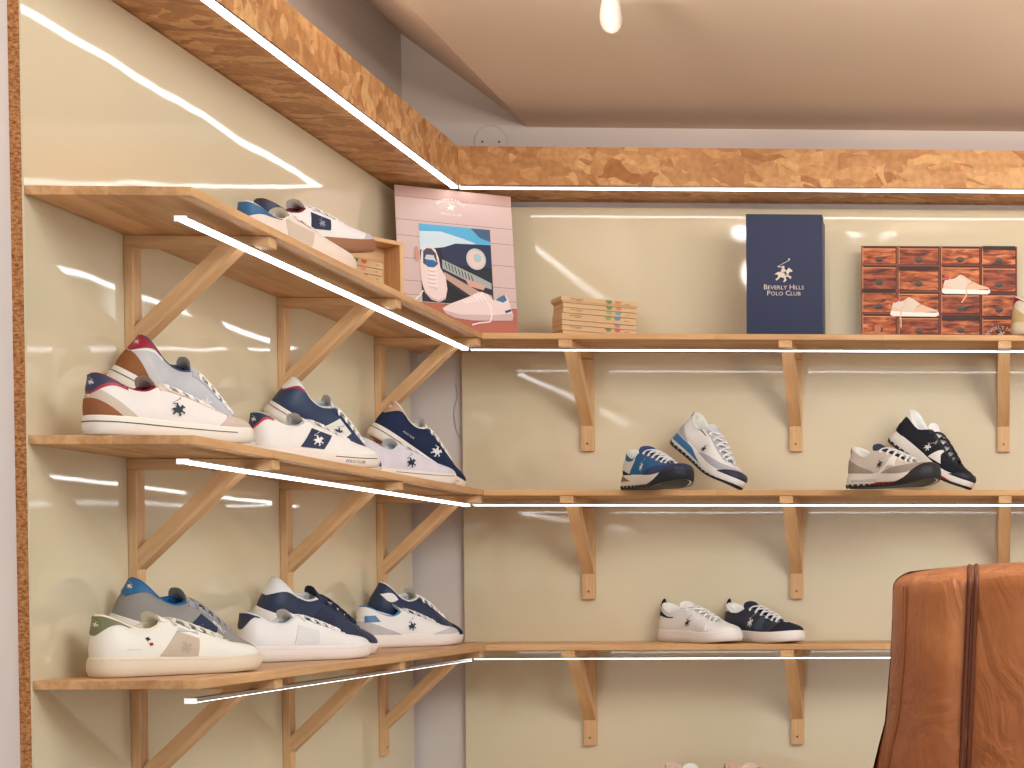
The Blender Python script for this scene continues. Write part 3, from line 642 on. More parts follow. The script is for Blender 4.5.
SHOES = {
'L1a': ((-1.4400, 2.8510, HL, 0, 0, 58.3, 1.010), 'warm white sneaker with olive heel and beige side panel on the low left shelf',
  dict(upper=WARM, sole=(228, 212, 188), lining=(236, 228, 206), tongue=WARM, laces=(222, 216, 200), heel_tab=(120, 122, 84), tab_size=(.115, .52), tab_mark=(230, 226, 210), outsole=(196, 150, 110),
       panels=[('side_panel', (198, 180, 158), *SIDE(0.089, 0.155, 0.160, 0.125, 0.033, 0.073, 0.060)), ('panel_top', (196, 198, 196), *SIDE(0.124, 0.160, 0.161, 0.130, 0.073, 0.079, 0.067))], emblem=((182, 164, 144), 0.135, 0.049, .022),
       front_stripe=((214, 196, 170), -.2, .35, .86, .90),
       text=[((200, 186, 164), 'BEVERLY HILLS', .046, .045, .0034, 'upper', 0)],
       tags=[(NAVY, ([(.070, .0585), (.075, .0600)], [(.067, .0635), (.072, .0650)])), ((240, 236, 230), ([(.072, .0545), (.077, .0560)], [(.070, .0585), (.075, .0600)])), ((170, 40, 50), ([(.0745, .0505), (.0795, .052)], [(.072, .0545), (.077, .056)]))])),
'L1b': ((-1.480, 2.985, -.08, 12, 15, 62, .98), 'grey sneaker with bright blue heel leaning behind the olive-heeled white one',
  dict(upper=(150, 146, 140), leather=0, sole=(226, 220, 208), lining=(40, 96, 150), tongue=(150, 146, 142), laces=(150, 150, 152), eyestay=(160, 160, 164), heel_tab=(42, 106, 156), tab_size=(.115, .52), tab_mark=WHT,
       panels=[('side_panel', NAVY, *SIDE(0.102, 0.166, 0.170, 0.134, 0.033, 0.075, 0.060))], text=[(WHT, 'BEVERLY', .172, .060, .0075, 'upper', -.5)], emblem=((120, 130, 150), 0.134, 0.047, .018))),
'L2a': ((-1.4326, 3.3915, HL, 0, 0, 56.3, .967), 'plain white sneaker with navy heel tab on the low left shelf',
  dict(upper=WHT, sole=(238, 228, 220), lining=(214, 218, 218), tongue=WHT, laces=WHT, heel_tab=(46, 52, 78), tab_size=(.085, .50), panels=[('side_panel', (226, 226, 226), *SIDE(0.095, 0.149, 0.153, 0.109, 0.036, 0.074, 0.062))],
       front_stripe=((222, 212, 204), -.2, .46, .80, .84), outsole=(206, 160, 120))),
'L2b': ((-1.4840, 3.5759, -.0752, 14.9, 15.9, 56.0, .978), 'navy leather sneaker with white heel cap and navy laces leaning behind the plain white one',
  dict(upper=(44, 54, 80), sole=(238, 232, 226), lining=(214, 212, 208), tongue=(50, 58, 84), laces=(42, 48, 70), eyestay=(40, 48, 74), heel_tab=WHT, tab_size=(.13, .40), panels=[('side_panel', (36, 44, 68), *SIDE(0.102, 0.152, 0.154, 0.116, 0.050, 0.072, 0.060))], outsole=(150, 140, 130))),
'L3a': ((-1.4742, 4.1471, HL, 0, 0, 58.6, .985), 'white sneaker with grey suede toe and blue heel patch on the low left shelf',
  dict(upper=WHT, sole=(240, 232, 226), lining=(70, 140, 190), tongue=WHT, laces=WHT, counter=(196, 192, 194), counter_size=(.19, .46), toe_cap=(204, 202, 206), toe_size=(.20, .52), heel_tab=WHT, panels=[('side_patch', (84, 128, 170), [(.004, .062), (.036, .064)], [(.006, .078), (.026, .079)])], emblem=(NAVY, 0.125, 0.055, .026), outsole=(210, 170, 130))),
'L3b': ((-1.4815, 4.2122, -.0868, 14.5, 13.1, 60.3, .986), 'navy sneaker with white oval on its heel, at the corner of the low shelf',
  dict(upper=(42, 54, 82), sole=(236, 232, 228), lining=(216, 216, 212), tongue=(226, 224, 220), laces=WHT, eyestay=(34, 44, 70), toe_cap=(40, 50, 76), panels=[('heel_patch', WHT, [(.004+.040*i/12, .073-.0105*math.sin(PI*i/12)) for i in range(13)], [(.004+.040*i/12, .0735+.0105*math.sin(PI*i/12)) for i in range(13)])], outsole=(150, 140, 130))),
'M1a': ((-1.4075, 2.7850, HM, 0, 0, 59.1, .965), 'cream sneaker with navy heel, tan counter and navy rider emblem on the middle shelf',
  dict(upper=(234, 226, 220), sole=(238, 228, 214), lining=(132, 34, 52), tongue=(196, 186, 176), laces=(240, 236, 228), eyestay=(212, 194, 180), heel_tab=(50, 58, 86), tab_size=(.110, .55), tab_trim=(176, 50, 64), tab_mark=(230, 228, 224), counter=(152, 98, 64), counter_size=(.105, .40), band=(206, 190, 172),
       toe_cap=(206, 186, 172), toe_size=(.165, .93), stripe=((52, 52, 62), .385, .66, .715), emblem=((34, 44, 56), 0.133, 0.055, .027), outsole=(190, 140, 100))),
'M1b': ((-1.4850, 3.0068, .3463, 17.3, 23.5, 59.0, .961), 'grey sneaker with red heel and tan counter propped behind the cream one',
  dict(upper=(196, 196, 200), leather=0, sole=(236, 228, 214), lining=(70, 82, 104), tongue=(190, 190, 196), laces=(238, 236, 234), eyestay=(186, 186, 192), heel_tab=(166, 36, 56), tab_size=(.105, .50), tab_trim=(236, 234, 230), tab_mark=(226, 200, 200), counter=(152, 98, 62), counter_size=(.12, .50), band=(206, 202, 198), stripe=((50, 54, 72), .38, .66, .715), emblem=((220, 220, 222), 0.149, 0.055, .024), outsole=(60, 50, 44))),
'M2a': ((-1.4115, 3.4050, HM, 0, 0, 58, .972), 'white sneaker with navy square and white rider emblem on the middle left shelf',
  dict(upper=(240, 236, 230), sole=(238, 226, 214), lining=(186, 190, 190), tongue=(236, 232, 228), laces=(240, 238, 232), heel_tab=(48, 56, 82), tab_size=(.085, .55), tab_trim=(200, 60, 70), tab_mark=(226, 226, 230),
       panels=[('side_panel', (44, 52, 80), *SIDE(0.084, 0.137, 0.159, 0.117, 0.036, 0.076, 0.063))], emblem=((240, 238, 234), 0.125, 0.055, .026), front_stripe=((60, 58, 66), .28, .43, .70, .76),
       text=[((70, 70, 84), 'POLO CLUB', .205, .0125, .0085, 'sole', 0)], outsole=(206, 170, 140))),
'M2b': ((-1.4870, 3.6560, .3590, 21.3, 25.6, 54, .950), 'navy sneaker with white heel and white side patch propped behind the navy-square one',
  dict(upper=(46, 62, 92), sole=(238, 230, 220), lining=(200, 204, 204), tongue=(210, 212, 212), laces=(240, 238, 236), eyestay=(44, 58, 88), heel_tab=(238, 234, 230), tab_size=(.085, .50), tab_trim=(180, 50, 66), panels=[('side_panel', (236, 232, 224), *SIDE(0.102, 0.154, 0.170, 0.132, 0.036, 0.077, 0.062))], emblem=((46, 56, 80), 0.140, 0.054, .022), stripe=((120, 44, 60), .25, .72, .77), outsole=(46, 42, 36))),
'M3a': ((-1.4192, 3.9962, HM, 0, 0, 61.4, .965), 'pale lilac sneaker with navy rider emblem at the corner end of the middle shelf',
  dict(upper=(222, 216, 224), leather=0, sole=(240, 228, 216), lining=(216, 222, 230), tongue=(226, 228, 234), laces=(240, 240, 242), heel_tab=(214, 210, 220), toe_cap=(220, 216, 224), toe_size=(.17, .93), emblem=((36, 42, 60), 0.127, 0.054, .030), front_stripe=((80, 72, 78), .16, .42, .78, .83), outsole=(206, 170, 140))),
'M3b': ((-1.4646, 4.2058, .3609, 18.0, 26.2, 56.4, .977), 'navy canvas sneaker with tan heel tab and white emblem propped behind the lilac one',
  dict(upper=(40, 50, 78), leather=0, sole=(240, 230, 218), lining=(226, 220, 210), tongue=(226, 224, 222), laces=(240, 238, 236), eyestay=(36, 46, 74), heel_tab=(196, 160, 124), tab_size=(.10, .48), tab_mark=(238, 232, 226), stripe=((60, 58, 66), .40, .66, .72), emblem=((232, 230, 232), 0.154, 0.058, .032), text=[((226, 226, 230), 'POLO CLUB', .066, .049, .0065, 'upper', 0)], outsole=(166, 90, 52))),
'T1a': ((-1.3925, 3.3240, HT, 0, 0, 67.2, .952), 'beige sneaker with blue heel and taupe side panel at the front of the top shelf',
  dict(upper=(232, 218, 204), sole=(232, 210, 192), lining=(228, 224, 212), tongue=(232, 224, 214), laces=(230, 222, 212), heel_tab=(52, 100, 146), tab_size=(.16, .50), panels=[('side_panel', (206, 188, 172), *SIDE(0.085, 0.145, 0.157, 0.087, 0.036, 0.082, 0.064))], outsole=(180, 120, 90))),
'T1b': ((-1.4549, 3.5620, .6800, 3, -7.5, 62.6, .984), 'white sneaker with navy heel, navy square and brown sole on the top left shelf',
  dict(upper=(240, 236, 234), sole=(158, 110, 80), lining=(110, 44, 44), tongue=(236, 232, 230), laces=(236, 232, 228), heel_tab=(46, 54, 80), tab_size=(.14, .46), toe_cap=(206, 200, 202), toe_size=(.13, .60), panels=[('side_panel', (44, 54, 80), *SIDE(0.102, 0.150, 0.158, 0.114, 0.046, 0.080, 0.066))], emblem=((150, 156, 172), 0.132, 0.060, .018), text=[((226, 226, 230), 'POLO', .020, .086, .010, 'upper', 0)], outsole=(150, 100, 70))),
'B1a': ((-.8825, 4.4129, HM, 0, 0, -53.3, .980), 'blue runner with white laces and black tread standing flat on the middle back shelf',
  dict(kind='runner', upper=(54, 112, 160), leather=0, sole=(232, 226, 216), lining=(216, 220, 214), tongue=(60, 84, 130), laces=(240, 240, 240), eyestay=(66, 82, 122), toe_cap=(66, 78, 118), toe_size=(.24, .62), bumper=(44, 50, 76), tread=(34, 36, 44), tread_rise=.87, outsole=(24, 24, 28),
       wraps=[('heel_wrap', (226, 222, 216), [(a, .01) for a in (.0, .05, .10, .14)], [(a, k) for a, k in ((.0, .72), (.05, .70), (.12, .72), (.19, .98))]), ('heel_wrap', (34, 44, 64), [(a, .008) for a in (.06, .10, .14, .175)], [(a, k) for a, k in ((.06, .24), (.10, .22), (.13, .16), (.175, .03))])],
       sole_layers=[(-.12, .16, .55, .98, (150, 98, 66), 'heel_wedge')], emblem=((232, 234, 236), 0.144, 0.056, .026))),
'B1b': ((-.7915, 4.5577, .3607, -18.1, 27.8, -47.6, .977), 'white and grey runner with blue sole wedge tipped up behind the blue one',
  dict(kind='runner', upper=(240, 238, 234), sole=(238, 236, 230), lining=(226, 226, 216), tongue=(206, 206, 210), laces=(238, 238, 238), eyestay=(182, 182, 188), toe_cap=(184, 184, 190), toe_size=(.26, .50), bumper=(50, 52, 74), tread=(44, 44, 50), tread_rise=.10, outsole=(24, 24, 28), heel_tab=(56, 54, 60), tab_size=(.075, .52), counter=(190, 190, 196), counter_size=(.17, .50),
       sole_layers=[(-.12, .30, .45, .96, (58, 116, 166), 'sole_wedge')], panels=[('panel_line', (86, 84, 90), [(.072, .083), (.118, .077)], [(.074, .085), (.12, .079)])], emblem=((48, 56, 76), 0.155, 0.052, .020))),
'B2a': ((-.3146, 4.3373, HM, 0, 0, -43.5, .985), 'greige runner with red sole line standing flat on the middle back shelf',
  dict(kind='runner', upper=(214, 204, 192), leather=0, sole=(234, 226, 216), lining=(236, 234, 226), tongue=(60, 64, 78), laces=(238, 238, 238), toe_cap=(164, 152, 142), toe_size=(.25, .56), counter=(168, 156, 146), counter_size=(.22, .58), heel_tab=(66, 70, 86), tab_size=(.07, .52), bumper=(40, 38, 44), tread=(44, 42, 46), tread_rise=.87, outsole=(24, 24, 28),
       sole_layers=[(.17, .44, .12, .34, (178, 40, 62), 'red_line')], wraps=[('heel_clip', (52, 54, 66), [(a, .008) for a in (-.10, -.04, .04, .13)], [(a, k) for a, k in ((-.10, .03), (-.04, .16), (.04, .18), (.13, .03))])],
       panels=[('side_flash', (238, 232, 226), [(.128, .030), (.142, .030)], [(.176, .066), (.186, .060)]), ('side_flash', (242, 240, 236), [(.165, .050), (.196, .048)], [(.172, .078), (.190, .066)])], emblem=((44, 50, 64), 0.140, 0.058, .022), text=[((150, 150, 160), 'BEVERLY HILLS POLO CLUB', .085, .016, .0075, 'sole', 0)])),
'B2b': ((-.2255, 4.5411, .3679, -10.1, 30.5, -39.8, .971), 'black runner with white collar and white star flash tipped up behind the greige one',
  dict(kind='runner', upper=(40, 42, 50), leather=0, sole=(232, 228, 222), lining=(238, 238, 236), tongue=(236, 236, 234), laces=(50, 52, 60), eyestay=(44, 46, 54), toe_cap=(34, 36, 44), toe_size=(.25, .56), bumper=(38, 38, 44), tread=(44, 42, 46), tread_rise=.12, outsole=(24, 24, 28), heel_tab=(240, 240, 238), tab_size=(.17, .62), counter=(34, 36, 42), counter_size=(.12, .34),
       sole_layers=[(.25, .44, .15, .42, (170, 44, 60), 'red_line')], panels=[('side_flash', (240, 238, 232), [(.160, .034), (.212, .038)], [(.186, .076), (.192, .056)]), ('gold_print', (150, 128, 98), [(.150, .070), (.156, .069)], [(.146, .082), (.152, .081)])], emblem=((232, 232, 234), .142, .056, .024))),
'B3a': ((-.8363, 4.6030, HL, 0, 0, -42.5, .999), 'all-white sneaker with navy collar and navy heel loop on the low back shelf',
  dict(upper=(242, 240, 238), sole=(242, 238, 234), lining=(242, 240, 236), tongue=(242, 240, 238), laces=(242, 242, 240), wraps=[('heel_band', (48, 54, 78), [(a, .50+.22*smooth(abs(a)/.17)) for a in np.linspace(-.17, .17, 25)], [(a, .80-.02*smooth(abs(a)/.17)) for a in np.linspace(-.17, .17, 25)])], loop=(40, 42, 58), panels=[('side_panel', (236, 234, 234), *SIDE(0.178, 0.230, 0.222, 0.188, 0.036, 0.070, 0.058))], emblem=((44, 56, 76), 0.150, 0.055, .024), front_stripe=((230, 226, 222), -.2, .46, .80, .83), outsole=(180, 160, 60))),
'B3b': ((-.6647, 4.6040, HL, 0, 0, -46.1, .997), 'navy sneaker with white collar and white laces beside the all-white one, low back shelf',
  dict(upper=(40, 48, 66), sole=(242, 236, 230), lining=(242, 240, 236), tongue=(44, 50, 70), laces=(242, 242, 242), eyestay=(44, 52, 72), toe_cap=(44, 46, 58), toe_size=(.12, .9), heel_tab=(238, 236, 232), tab_size=(.135, .40), loop=(40, 42, 58), panels=[('side_panel', (56, 78, 96), *SIDE(0.170, 0.208, 0.202, 0.182, 0.036, 0.072, 0.064))], emblem=((236, 236, 238), 0.148, 0.056, .028), outsole=(206, 160, 110))),
'D1': ((-.816, 4.53, H4, 0, 0, -44, .985), 'tan-heeled sneaker with white tongue on the bottom shelf, mostly below the picture',
  dict(upper=(222, 196, 178), sole=(236, 226, 214), lining=(226, 196, 176), tongue=WHT, laces=(232, 220, 208), heel_tab=(170, 120, 90))),
'D2': ((-.663, 4.53, H4, 0, 0, -44, .985), 'pink-beige sneaker with navy heel and dark laces on the bottom shelf',
  dict(upper=(226, 204, 190), sole=(236, 226, 214), lining=(218, 182, 156), tongue=(226, 200, 186), laces=(60, 56, 60), heel_tab=(70, 86, 110))),
'E1': ((.088, 4.40, HT, 0, 0, -18, .985), 'cream sneaker with red heel beside the drawer poster, cut by the right picture edge',
  dict(upper=(226, 214, 196), sole=(222, 204, 172), lining=(236, 232, 222), tongue=(232, 226, 214), laces=(236, 232, 224), heel_tab=(150, 32, 48), counter=(206, 178, 130), counter_size=(.15, .62), outsole=(180, 140, 100))),
}
TILT = {'L1b': HL, 'L2b': HL, 'L3b': HL, 'M1b': HM, 'M2b': HM, 'M3b': HM, 'B1b': HM, 'B2b': HM}
for nm, (pose, label, sp) in SHOES.items():
    if nm in TILT:      # tipped-up sneakers stand on their toes: rest the lowest point of the sole on the shelf
        kd = SHAPES[sp.get('kind', 'court')]; pts = np.concatenate([geo(sp.get('kind', 'court'), w_)[0] for w_ in ('sole', 'outsole')])
        pose = (*pose[:2], TILT[nm]-(pts@rot(*[math.radians(v) for v in pose[3:6]]).T)[:, 2].min()*pose[6]+(.003 if 'kind' in sp else .0004), *pose[3:])
    sneaker(pose, label, sp)
# ---------------------------------------------------------------- printed boards, boxes, crate
class Print:
    """a flat print: coloured shapes laid one over the other on a board of size w, h (s right 0..1, t down 0..1)"""
    def __init__(s, w, h, ys=1.0): s.w, s.h, s.ys = w, h, ys; s.P = []; s.M = []; s.lay = 1
    def add(s, poly, m, lift=True):
        if lift: s.lay += 1
        V = [((q[0]-.5)*s.w, -.00006*s.lay-.0004, (1-min(1, q[1]*s.ys))*s.h) for q in poly]
        tr = tessellate_polygon([[Vector((v[0], v[2], 0)) for v in V]]); s.P.append((V, [tuple(t) for t in tr])); s.M.append(m)
    def raw(s, V2, F, m):
        s.lay += 1; s.P.append(([((x-.5)*s.w, -.00006*s.lay-.0004, (1-min(1, y*s.ys))*s.h) for x, y in V2], F)); s.M.append(m)
    def rect(s, a, b, c, d, m): s.add([(a, b), (c, b), (c, d), (a, d)], m)
    def ell(s, x, y, rx, ry, m, n=24): s.add([(x+rx*math.cos(2*PI*i/n), y+ry*math.sin(2*PI*i/n)) for i in range(n)], m)
    def line(s, pts, wd, m):
        asp = s.w/s.h
        for (x0, y0), (x1, y1) in zip(pts, pts[1:]):
            dx, dy = (x1-x0)*asp, (y1-y0); L = math.hypot(dx, dy) or 1; nx, ny = -dy/L*wd/asp, dx/L*wd
            s.add([(x0+nx, y0+ny), (x1+nx, y1+ny), (x1-nx, y1-ny), (x0-nx, y0-ny)], m, False)
        s.lay += 1
    def text(s, txt, x, y, size, m, arc=0, squash=1):
        V, F = text_mesh(txt); asp = s.w/s.h; out = []
        for (u, v) in V:
            u *= size; v *= size*squash
            if arc: th = u/arc; r = arc+v; u, v = r*math.sin(th), r*math.cos(th)-arc
            out.append((x+u/asp, y-v))
        s.raw(out, F, m)
    def logo(s, x, y, size, m):
        V, F = emblem2d(); asp = s.w/s.h; s.raw([(x+u*size/asp, y-v*size) for u, v in V], F, m)
    def build(s, name, parent):
        V, F, I = join(s.P); ms = []
        for m in s.M:
            if m not in ms: ms.append(m)
        return part(name, V, F, ms, parent, idx=[ms.index(s.M[i]) for i in I])
def ink(rgb, rough=.45): return plain('ink_%d_%d_%d' % rgb, rgb, rough, .35, 0, 0, 60, .02)
# pink poster leaning in the corner
PW, PH = .284, .380
t = thing('poster', (-1.3005, 4.392, HT+.0006), 'pink poster of white sneakers before a classic car, leaning in the top corner', 'poster')
t.rotation_euler = (-math.radians(11.5), 0, math.radians(27))
part('board', *box((-PW/2, -.0003, 0), (PW/2, .005, PH)), ink((206, 182, 176)), t)
p = Print(PW, PH); pk = ink((214, 188, 182)); ln = ink((150, 118, 118)); fl = ink((188, 108, 88)); sh = ink((240, 218, 214)); shd = ink((214, 186, 184)); wh = ink((250, 240, 238))
p.rect(0, 0, 1, 1, pk); p.rect(0, 0, 1, .075, ink((196, 160, 150)))
for q in (.075, .235, .345, .50, .655, .75): p.rect(0, q, 1, q+.0035, ln)
p.rect(0, .80, 1, 1, fl); p.rect(0, .80, 1, .804, ink((160, 88, 74)))
p.text('BEVERLY HILLS', .47, .070, .030, wh, arc=.13); p.logo(.47, .115, .060, wh); p.text('POLO CLUB', .47, .172, .024, wh)
i0, i1, j0, j1 = .19, .80, .255, .795
X = lambda u: i0+(i1-i0)*u
Y = lambda v: j0+(j1-j0)*v
p.rect(i0, j0, i1, j1, ink((40, 44, 54)))
p.add([(X(0), Y(0)), (X(1), Y(0)), (X(1), Y(.2)), (X(.5), Y(.24)), (X(0), Y(.34))], ink((92, 178, 220)))
p.add([(X(0), Y(.10)), (X(.3), Y(.08)), (X(.62), Y(.15)), (X(.8), Y(.2)), (X(.5), Y(.25)), (X(0), Y(.34))], ink((206, 226, 234)))
p.add([(X(.72), Y(0)), (X(1), Y(0)), (X(1), Y(.16)), (X(.85), Y(.12))], ink((70, 100, 130)))
p.add([(X(.28), Y(.30)), (X(.5), Y(.22)), (X(1), Y(.20)), (X(1), Y(.50)), (X(.35), Y(.50))], ink((46, 56, 84)))
p.ell(X(.78), Y(.40), .085, .075, ink((196, 206, 210))); p.ell(X(.78), Y(.40), .068, .060, ink((238, 204, 190))); p.ell(X(.80), Y(.385), .035, .030, ink((168, 206, 212)))
p.add([(X(.30), Y(.44)), (X(.78), Y(.62)), (X(.98), Y(.70)), (X(.98), Y(.78)), (X(.70), Y(.72)), (X(.30), Y(.56))], ink((170, 176, 172)))
for q in range(9): p.line([(X(.34+.045*q), Y(.47+.018*q)), (X(.36+.045*q), Y(.56+.018*q))], .003, ink((70, 76, 80)))
p.add([(X(.32), Y(.60)), (X(.80), Y(.82)), (X(.98), Y(.86)), (X(.98), Y(.92)), (X(.70), Y(.90)), (X(.32), Y(.68))], ink((196, 160, 142)))
p.add([(X(.60), Y(.66)), (X(.90), Y(.74)), (X(.86), Y(.80)), (X(.66), Y(.76))], ink((214, 168, 150)))
p.add([(X(.30), Y(.72)), (X(.70), Y(.95)), (X(.70), Y(1)), (X(.30), Y(1))], ink((30, 28, 32)))
p.ell(.16, .47, .02, .055, ink((206, 150, 136)))
A = [(.200, .445), (.225, .415), (.275, .405), (.320, .430), (.345, .490), (.355, .555), (.395, .610), (.405, .700), (.385, .770), (.330, .795), (.265, .780), (.215, .735), (.190, .650), (.185, .540)]
p.add(A, sh); p.add([(.190, .66), (.215, .72), (.265, .765), (.33, .78), (.385, .755), (.385, .770), (.330, .795), (.265, .780), (.215, .735)], shd)
p.add([(.215, .445), (.245, .425), (.285, .425), (.320, .455), (.335, .53), (.300, .555), (.250, .555), (.210, .53)], ink((70, 78, 96))); p.ell(.275, .525, .045, .030, ink((56, 104, 158)))
p.add([(.225, .50), (.24, .47), (.30, .47), (.325, .52), (.30, .505), (.25, .505)], ink((206, 210, 216)))
for q in range(5): p.line([(.235, .575+.028*q), (.325, .565+.028*q)], .0045, wh); p.line([(.24, .575+.028*q), (.32, .593+.028*q)], .003, shd)
p.line([(.20, .72), (.17, .76), (.15, .77), (.12, .80)], .004, wh)
Bp = [(.355, .835), (.42, .800), (.52, .765), (.60, .735), (.66, .705), (.70, .700), (.755, .715), (.80, .755), (.845, .735), (.905, .705), (.925, .735), (.945, .80), (.965, .850), (.955, .885), (.80, .895), (.60, .905), (.46, .895), (.38, .870)]
p.add(Bp, sh); p.add([(.36, .845), (.50, .868), (.80, .855), (.965, .835), (.965, .850), (.955, .885), (.80, .895), (.60, .905), (.46, .895), (.38, .870)], shd)
p.add([(.815, .750), (.85, .728), (.895, .708), (.915, .745), (.88, .765)], ink((70, 116, 160))); p.add([(.89, .822), (.945, .806), (.95, .820), (.90, .838)], ink((60, 72, 100)))
for q in range(6): p.line([(.53+.032*q, .775-.014*q), (.575+.032*q, .785-.006*q)], .005, wh)
p.line([(.74, .77), (.77, .80), (.775, .86), (.76, .905), (.66, .92), (.60, .935)], .0045, wh); p.line([(.63, .725), (.66, .745), (.70, .735), (.68, .71)], .004, wh)
p.build('print', t)
# drawer poster standing on the back shelf
PW2, PH2 = .411, .262
t = thing('poster', (-.103, 4.560, HT+.0006), 'poster of brown wooden drawers with two pale sneakers, standing right of the navy box', 'poster'); t.rotation_euler = (-math.radians(3), 0, 0)
part('board', *box((-PW2/2, -.0003, 0), (PW2/2, .006, PH2)), ink((90, 46, 30)), t)
def drawer_ink(nm, a, b, c):
    m, n = base(nm, .45, .35); mp = n.coords((14, 1, 60)); no = n.new('ShaderNodeTexNoise', Scale=1.6, Detail=5.0, Distortion=.6); n.link(mp, 'Vector', no, 'Vector')
    r = n.ramp([(.36, lin(a)), (.52, lin(b)), (.68, lin(c))]); n.link(no, 'Fac', r, 'Fac'); n.link(r, 'Color', n.b, 'Base Color'); return m
D1 = drawer_ink('printed_drawer', (88, 40, 26), (178, 92, 50), (220, 140, 86)); D2 = drawer_ink('printed_drawer_red', (74, 32, 24), (146, 68, 40), (190, 104, 62))
p = Print(PW2, PH2, .895); dk = ink((70, 34, 26)); knob = ink((66, 54, 52)); hi = ink((232, 156, 104)); fr = ink((150, 74, 46))
p.rect(0, 0, 1, 1.2, fr)
cx = [0, .232, .505, .768, 1.0]; rows = [[0, .215, .50, .765, 1.03], [0, .225, .515, .79, 1.03], [0, .215, .53, .775, 1.03], [0, .225, .53, .805, 1.03]]
for c in range(4):
    for r in range(4):
        a, b = cx[c]+.008, cx[c+1]-.012; u, v = rows[c][r]+.012, min(1, rows[c][r+1]-.016)
        p.rect(a-.004, u-.006, b+.006, v+.006 if v < 1 else 1, dk); p.rect(a, u+.018, b, v, D2 if (c+r) % 3 == 1 else D1)
        p.rect(a, u+.018, b, u+.026, hi); p.rect(a, u, a+.004, v, hi)
        if rows[c][r+1]-.05 < 1 and not (c == 1 and r == 2):
            kx, ky = (a+b)/2, u+(rows[c][r+1]-rows[c][r])*.66
            if ky < .98: p.ell(kx, ky, .024, .032, knob); p.ell(kx, ky-.012, .030, .014, ink((90, 76, 72)))
p.rect(.10-.016, .90, .125, 1, ink((190, 120, 84)))
for c, r, vv in ((1, 1, .235), (3, 0, .0), (2, 3, .80), (0, 2, .49)): p.rect(cx[c]+.01, vv, cx[c+1]-.012, vv+.045, ink((52, 30, 28)))
def printed_shoe(x, y, k, lace):
    q = lambda L: [(x+a*k, y-b*k*1.32) for a, b in L]
    p.add(q([(0, 0), (.005, .035), (.30, .02), (.315, .03), (.318, .0), (.30, -.015), (.02, -.012)]), ink((240, 238, 232)))
    p.add(q([(.008, .035), (.016, .09), (.028, .125), (.045, .145), (.06, .115), (.09, .125), (.12, .155), (.145, .145), (.20, .095), (.26, .062), (.305, .045), (.312, .03), (.16, .022), (.05, .03)]), ink((222, 206, 190)))
    p.add(q([(.15, .03), (.18, .085), (.20, .095), (.26, .062), (.305, .045), (.312, .03)]), ink((232, 188, 156)))
    p.add(q([(.02, .11), (.028, .14), (.045, .15), (.055, .118), (.035, .105)]), ink((206, 66, 66))); p.add(q([(.165, .06), (.20, .085), (.205, .095), (.175, .07)]), ink((96, 108, 140)))
    p.add(q([(.01, .035), (.02, .07), (.06, .05), (.08, .03)]), ink((230, 192, 164)))
    p.line(q(lace), .006, ink((236, 188, 150)))
printed_shoe(.515, .528, .98, [(.12, .13), (.15, .13), (.175, .10), (.165, .03), (.16, -.03), (.14, -.07), (.13, -.09)])
printed_shoe(.185, .785, .98, [(.12, .14), (.10, .11), (.075, .05), (.068, -.02), (.072, -.07), (.07, -.11)])
p.text('BEVERLY HILLS', .895, .925, .058, ink((236, 214, 206)), arc=.155); p.logo(.895, .985, .085, ink((236, 214, 206)))
p.build('print', t)
# navy shoe box standing on end
t = thing('shoe_box', (-.4935, 4.42, HT), 'tall navy blue cardboard box standing on end with silver rider emblem and lettering', 'box')
NB = plain('navy_card', (34, 45, 78), .5, .4, 0, .03, 90, .03); SIL = plain('silver_print', (214, 200, 190), .4, .5, 0)
part('body', *box((-.093, .006, .002), (.093, .118, .309)), NB, t, bevel=.001); part('lid', *box((-.0965, 0, 0), (.0965, .034, .311)), NB, t, bevel=.0012)
p = Print(.193, .311); p.logo(.490, .462, .158, SIL)
for txt, y, s in (('BEVERLY HILLS', .602, .030), ('POLO CLUB', .645, .030)):
    pass
def small_caps(x, y, size, words, m):
    """capitals with taller initials, like the printed mark"""
    items = []
    for w in words: items += [(w[0], size), (w[1:], size*.78), (' ', size)]
    wid = []; V_ = []
    for s_, z_ in items[:-1]:
        if s_ == ' ': wid.append(size*.30); continue
        V, F = text_mesh(s_); a = [v[0] for v in V]; wid.append((max(a)-min(a))*z_*1.08+size*.07)
    tot = sum(wid); u = -tot/2; asp = p.w/p.h
    for (s_, z_), w in zip(items[:-1], wid):
        if s_ != ' ':
            V, F = text_mesh(s_); lo = min(v[0] for v in V); yb_ = min(v[1] for v in V)
            p.raw([(x+(u+(v[0]-lo)*z_*1.08)/asp, y-(v[1]-yb_)*z_) for v in V], F, m)
        u += w
small_caps(.497, .612, .057, ('BEVERLY', 'HILLS'), SIL); small_caps(.497, .662, .057, ('POLO', 'CLUB'), SIL)
p.build('emblem', t)
KRC = (198, 158, 112)
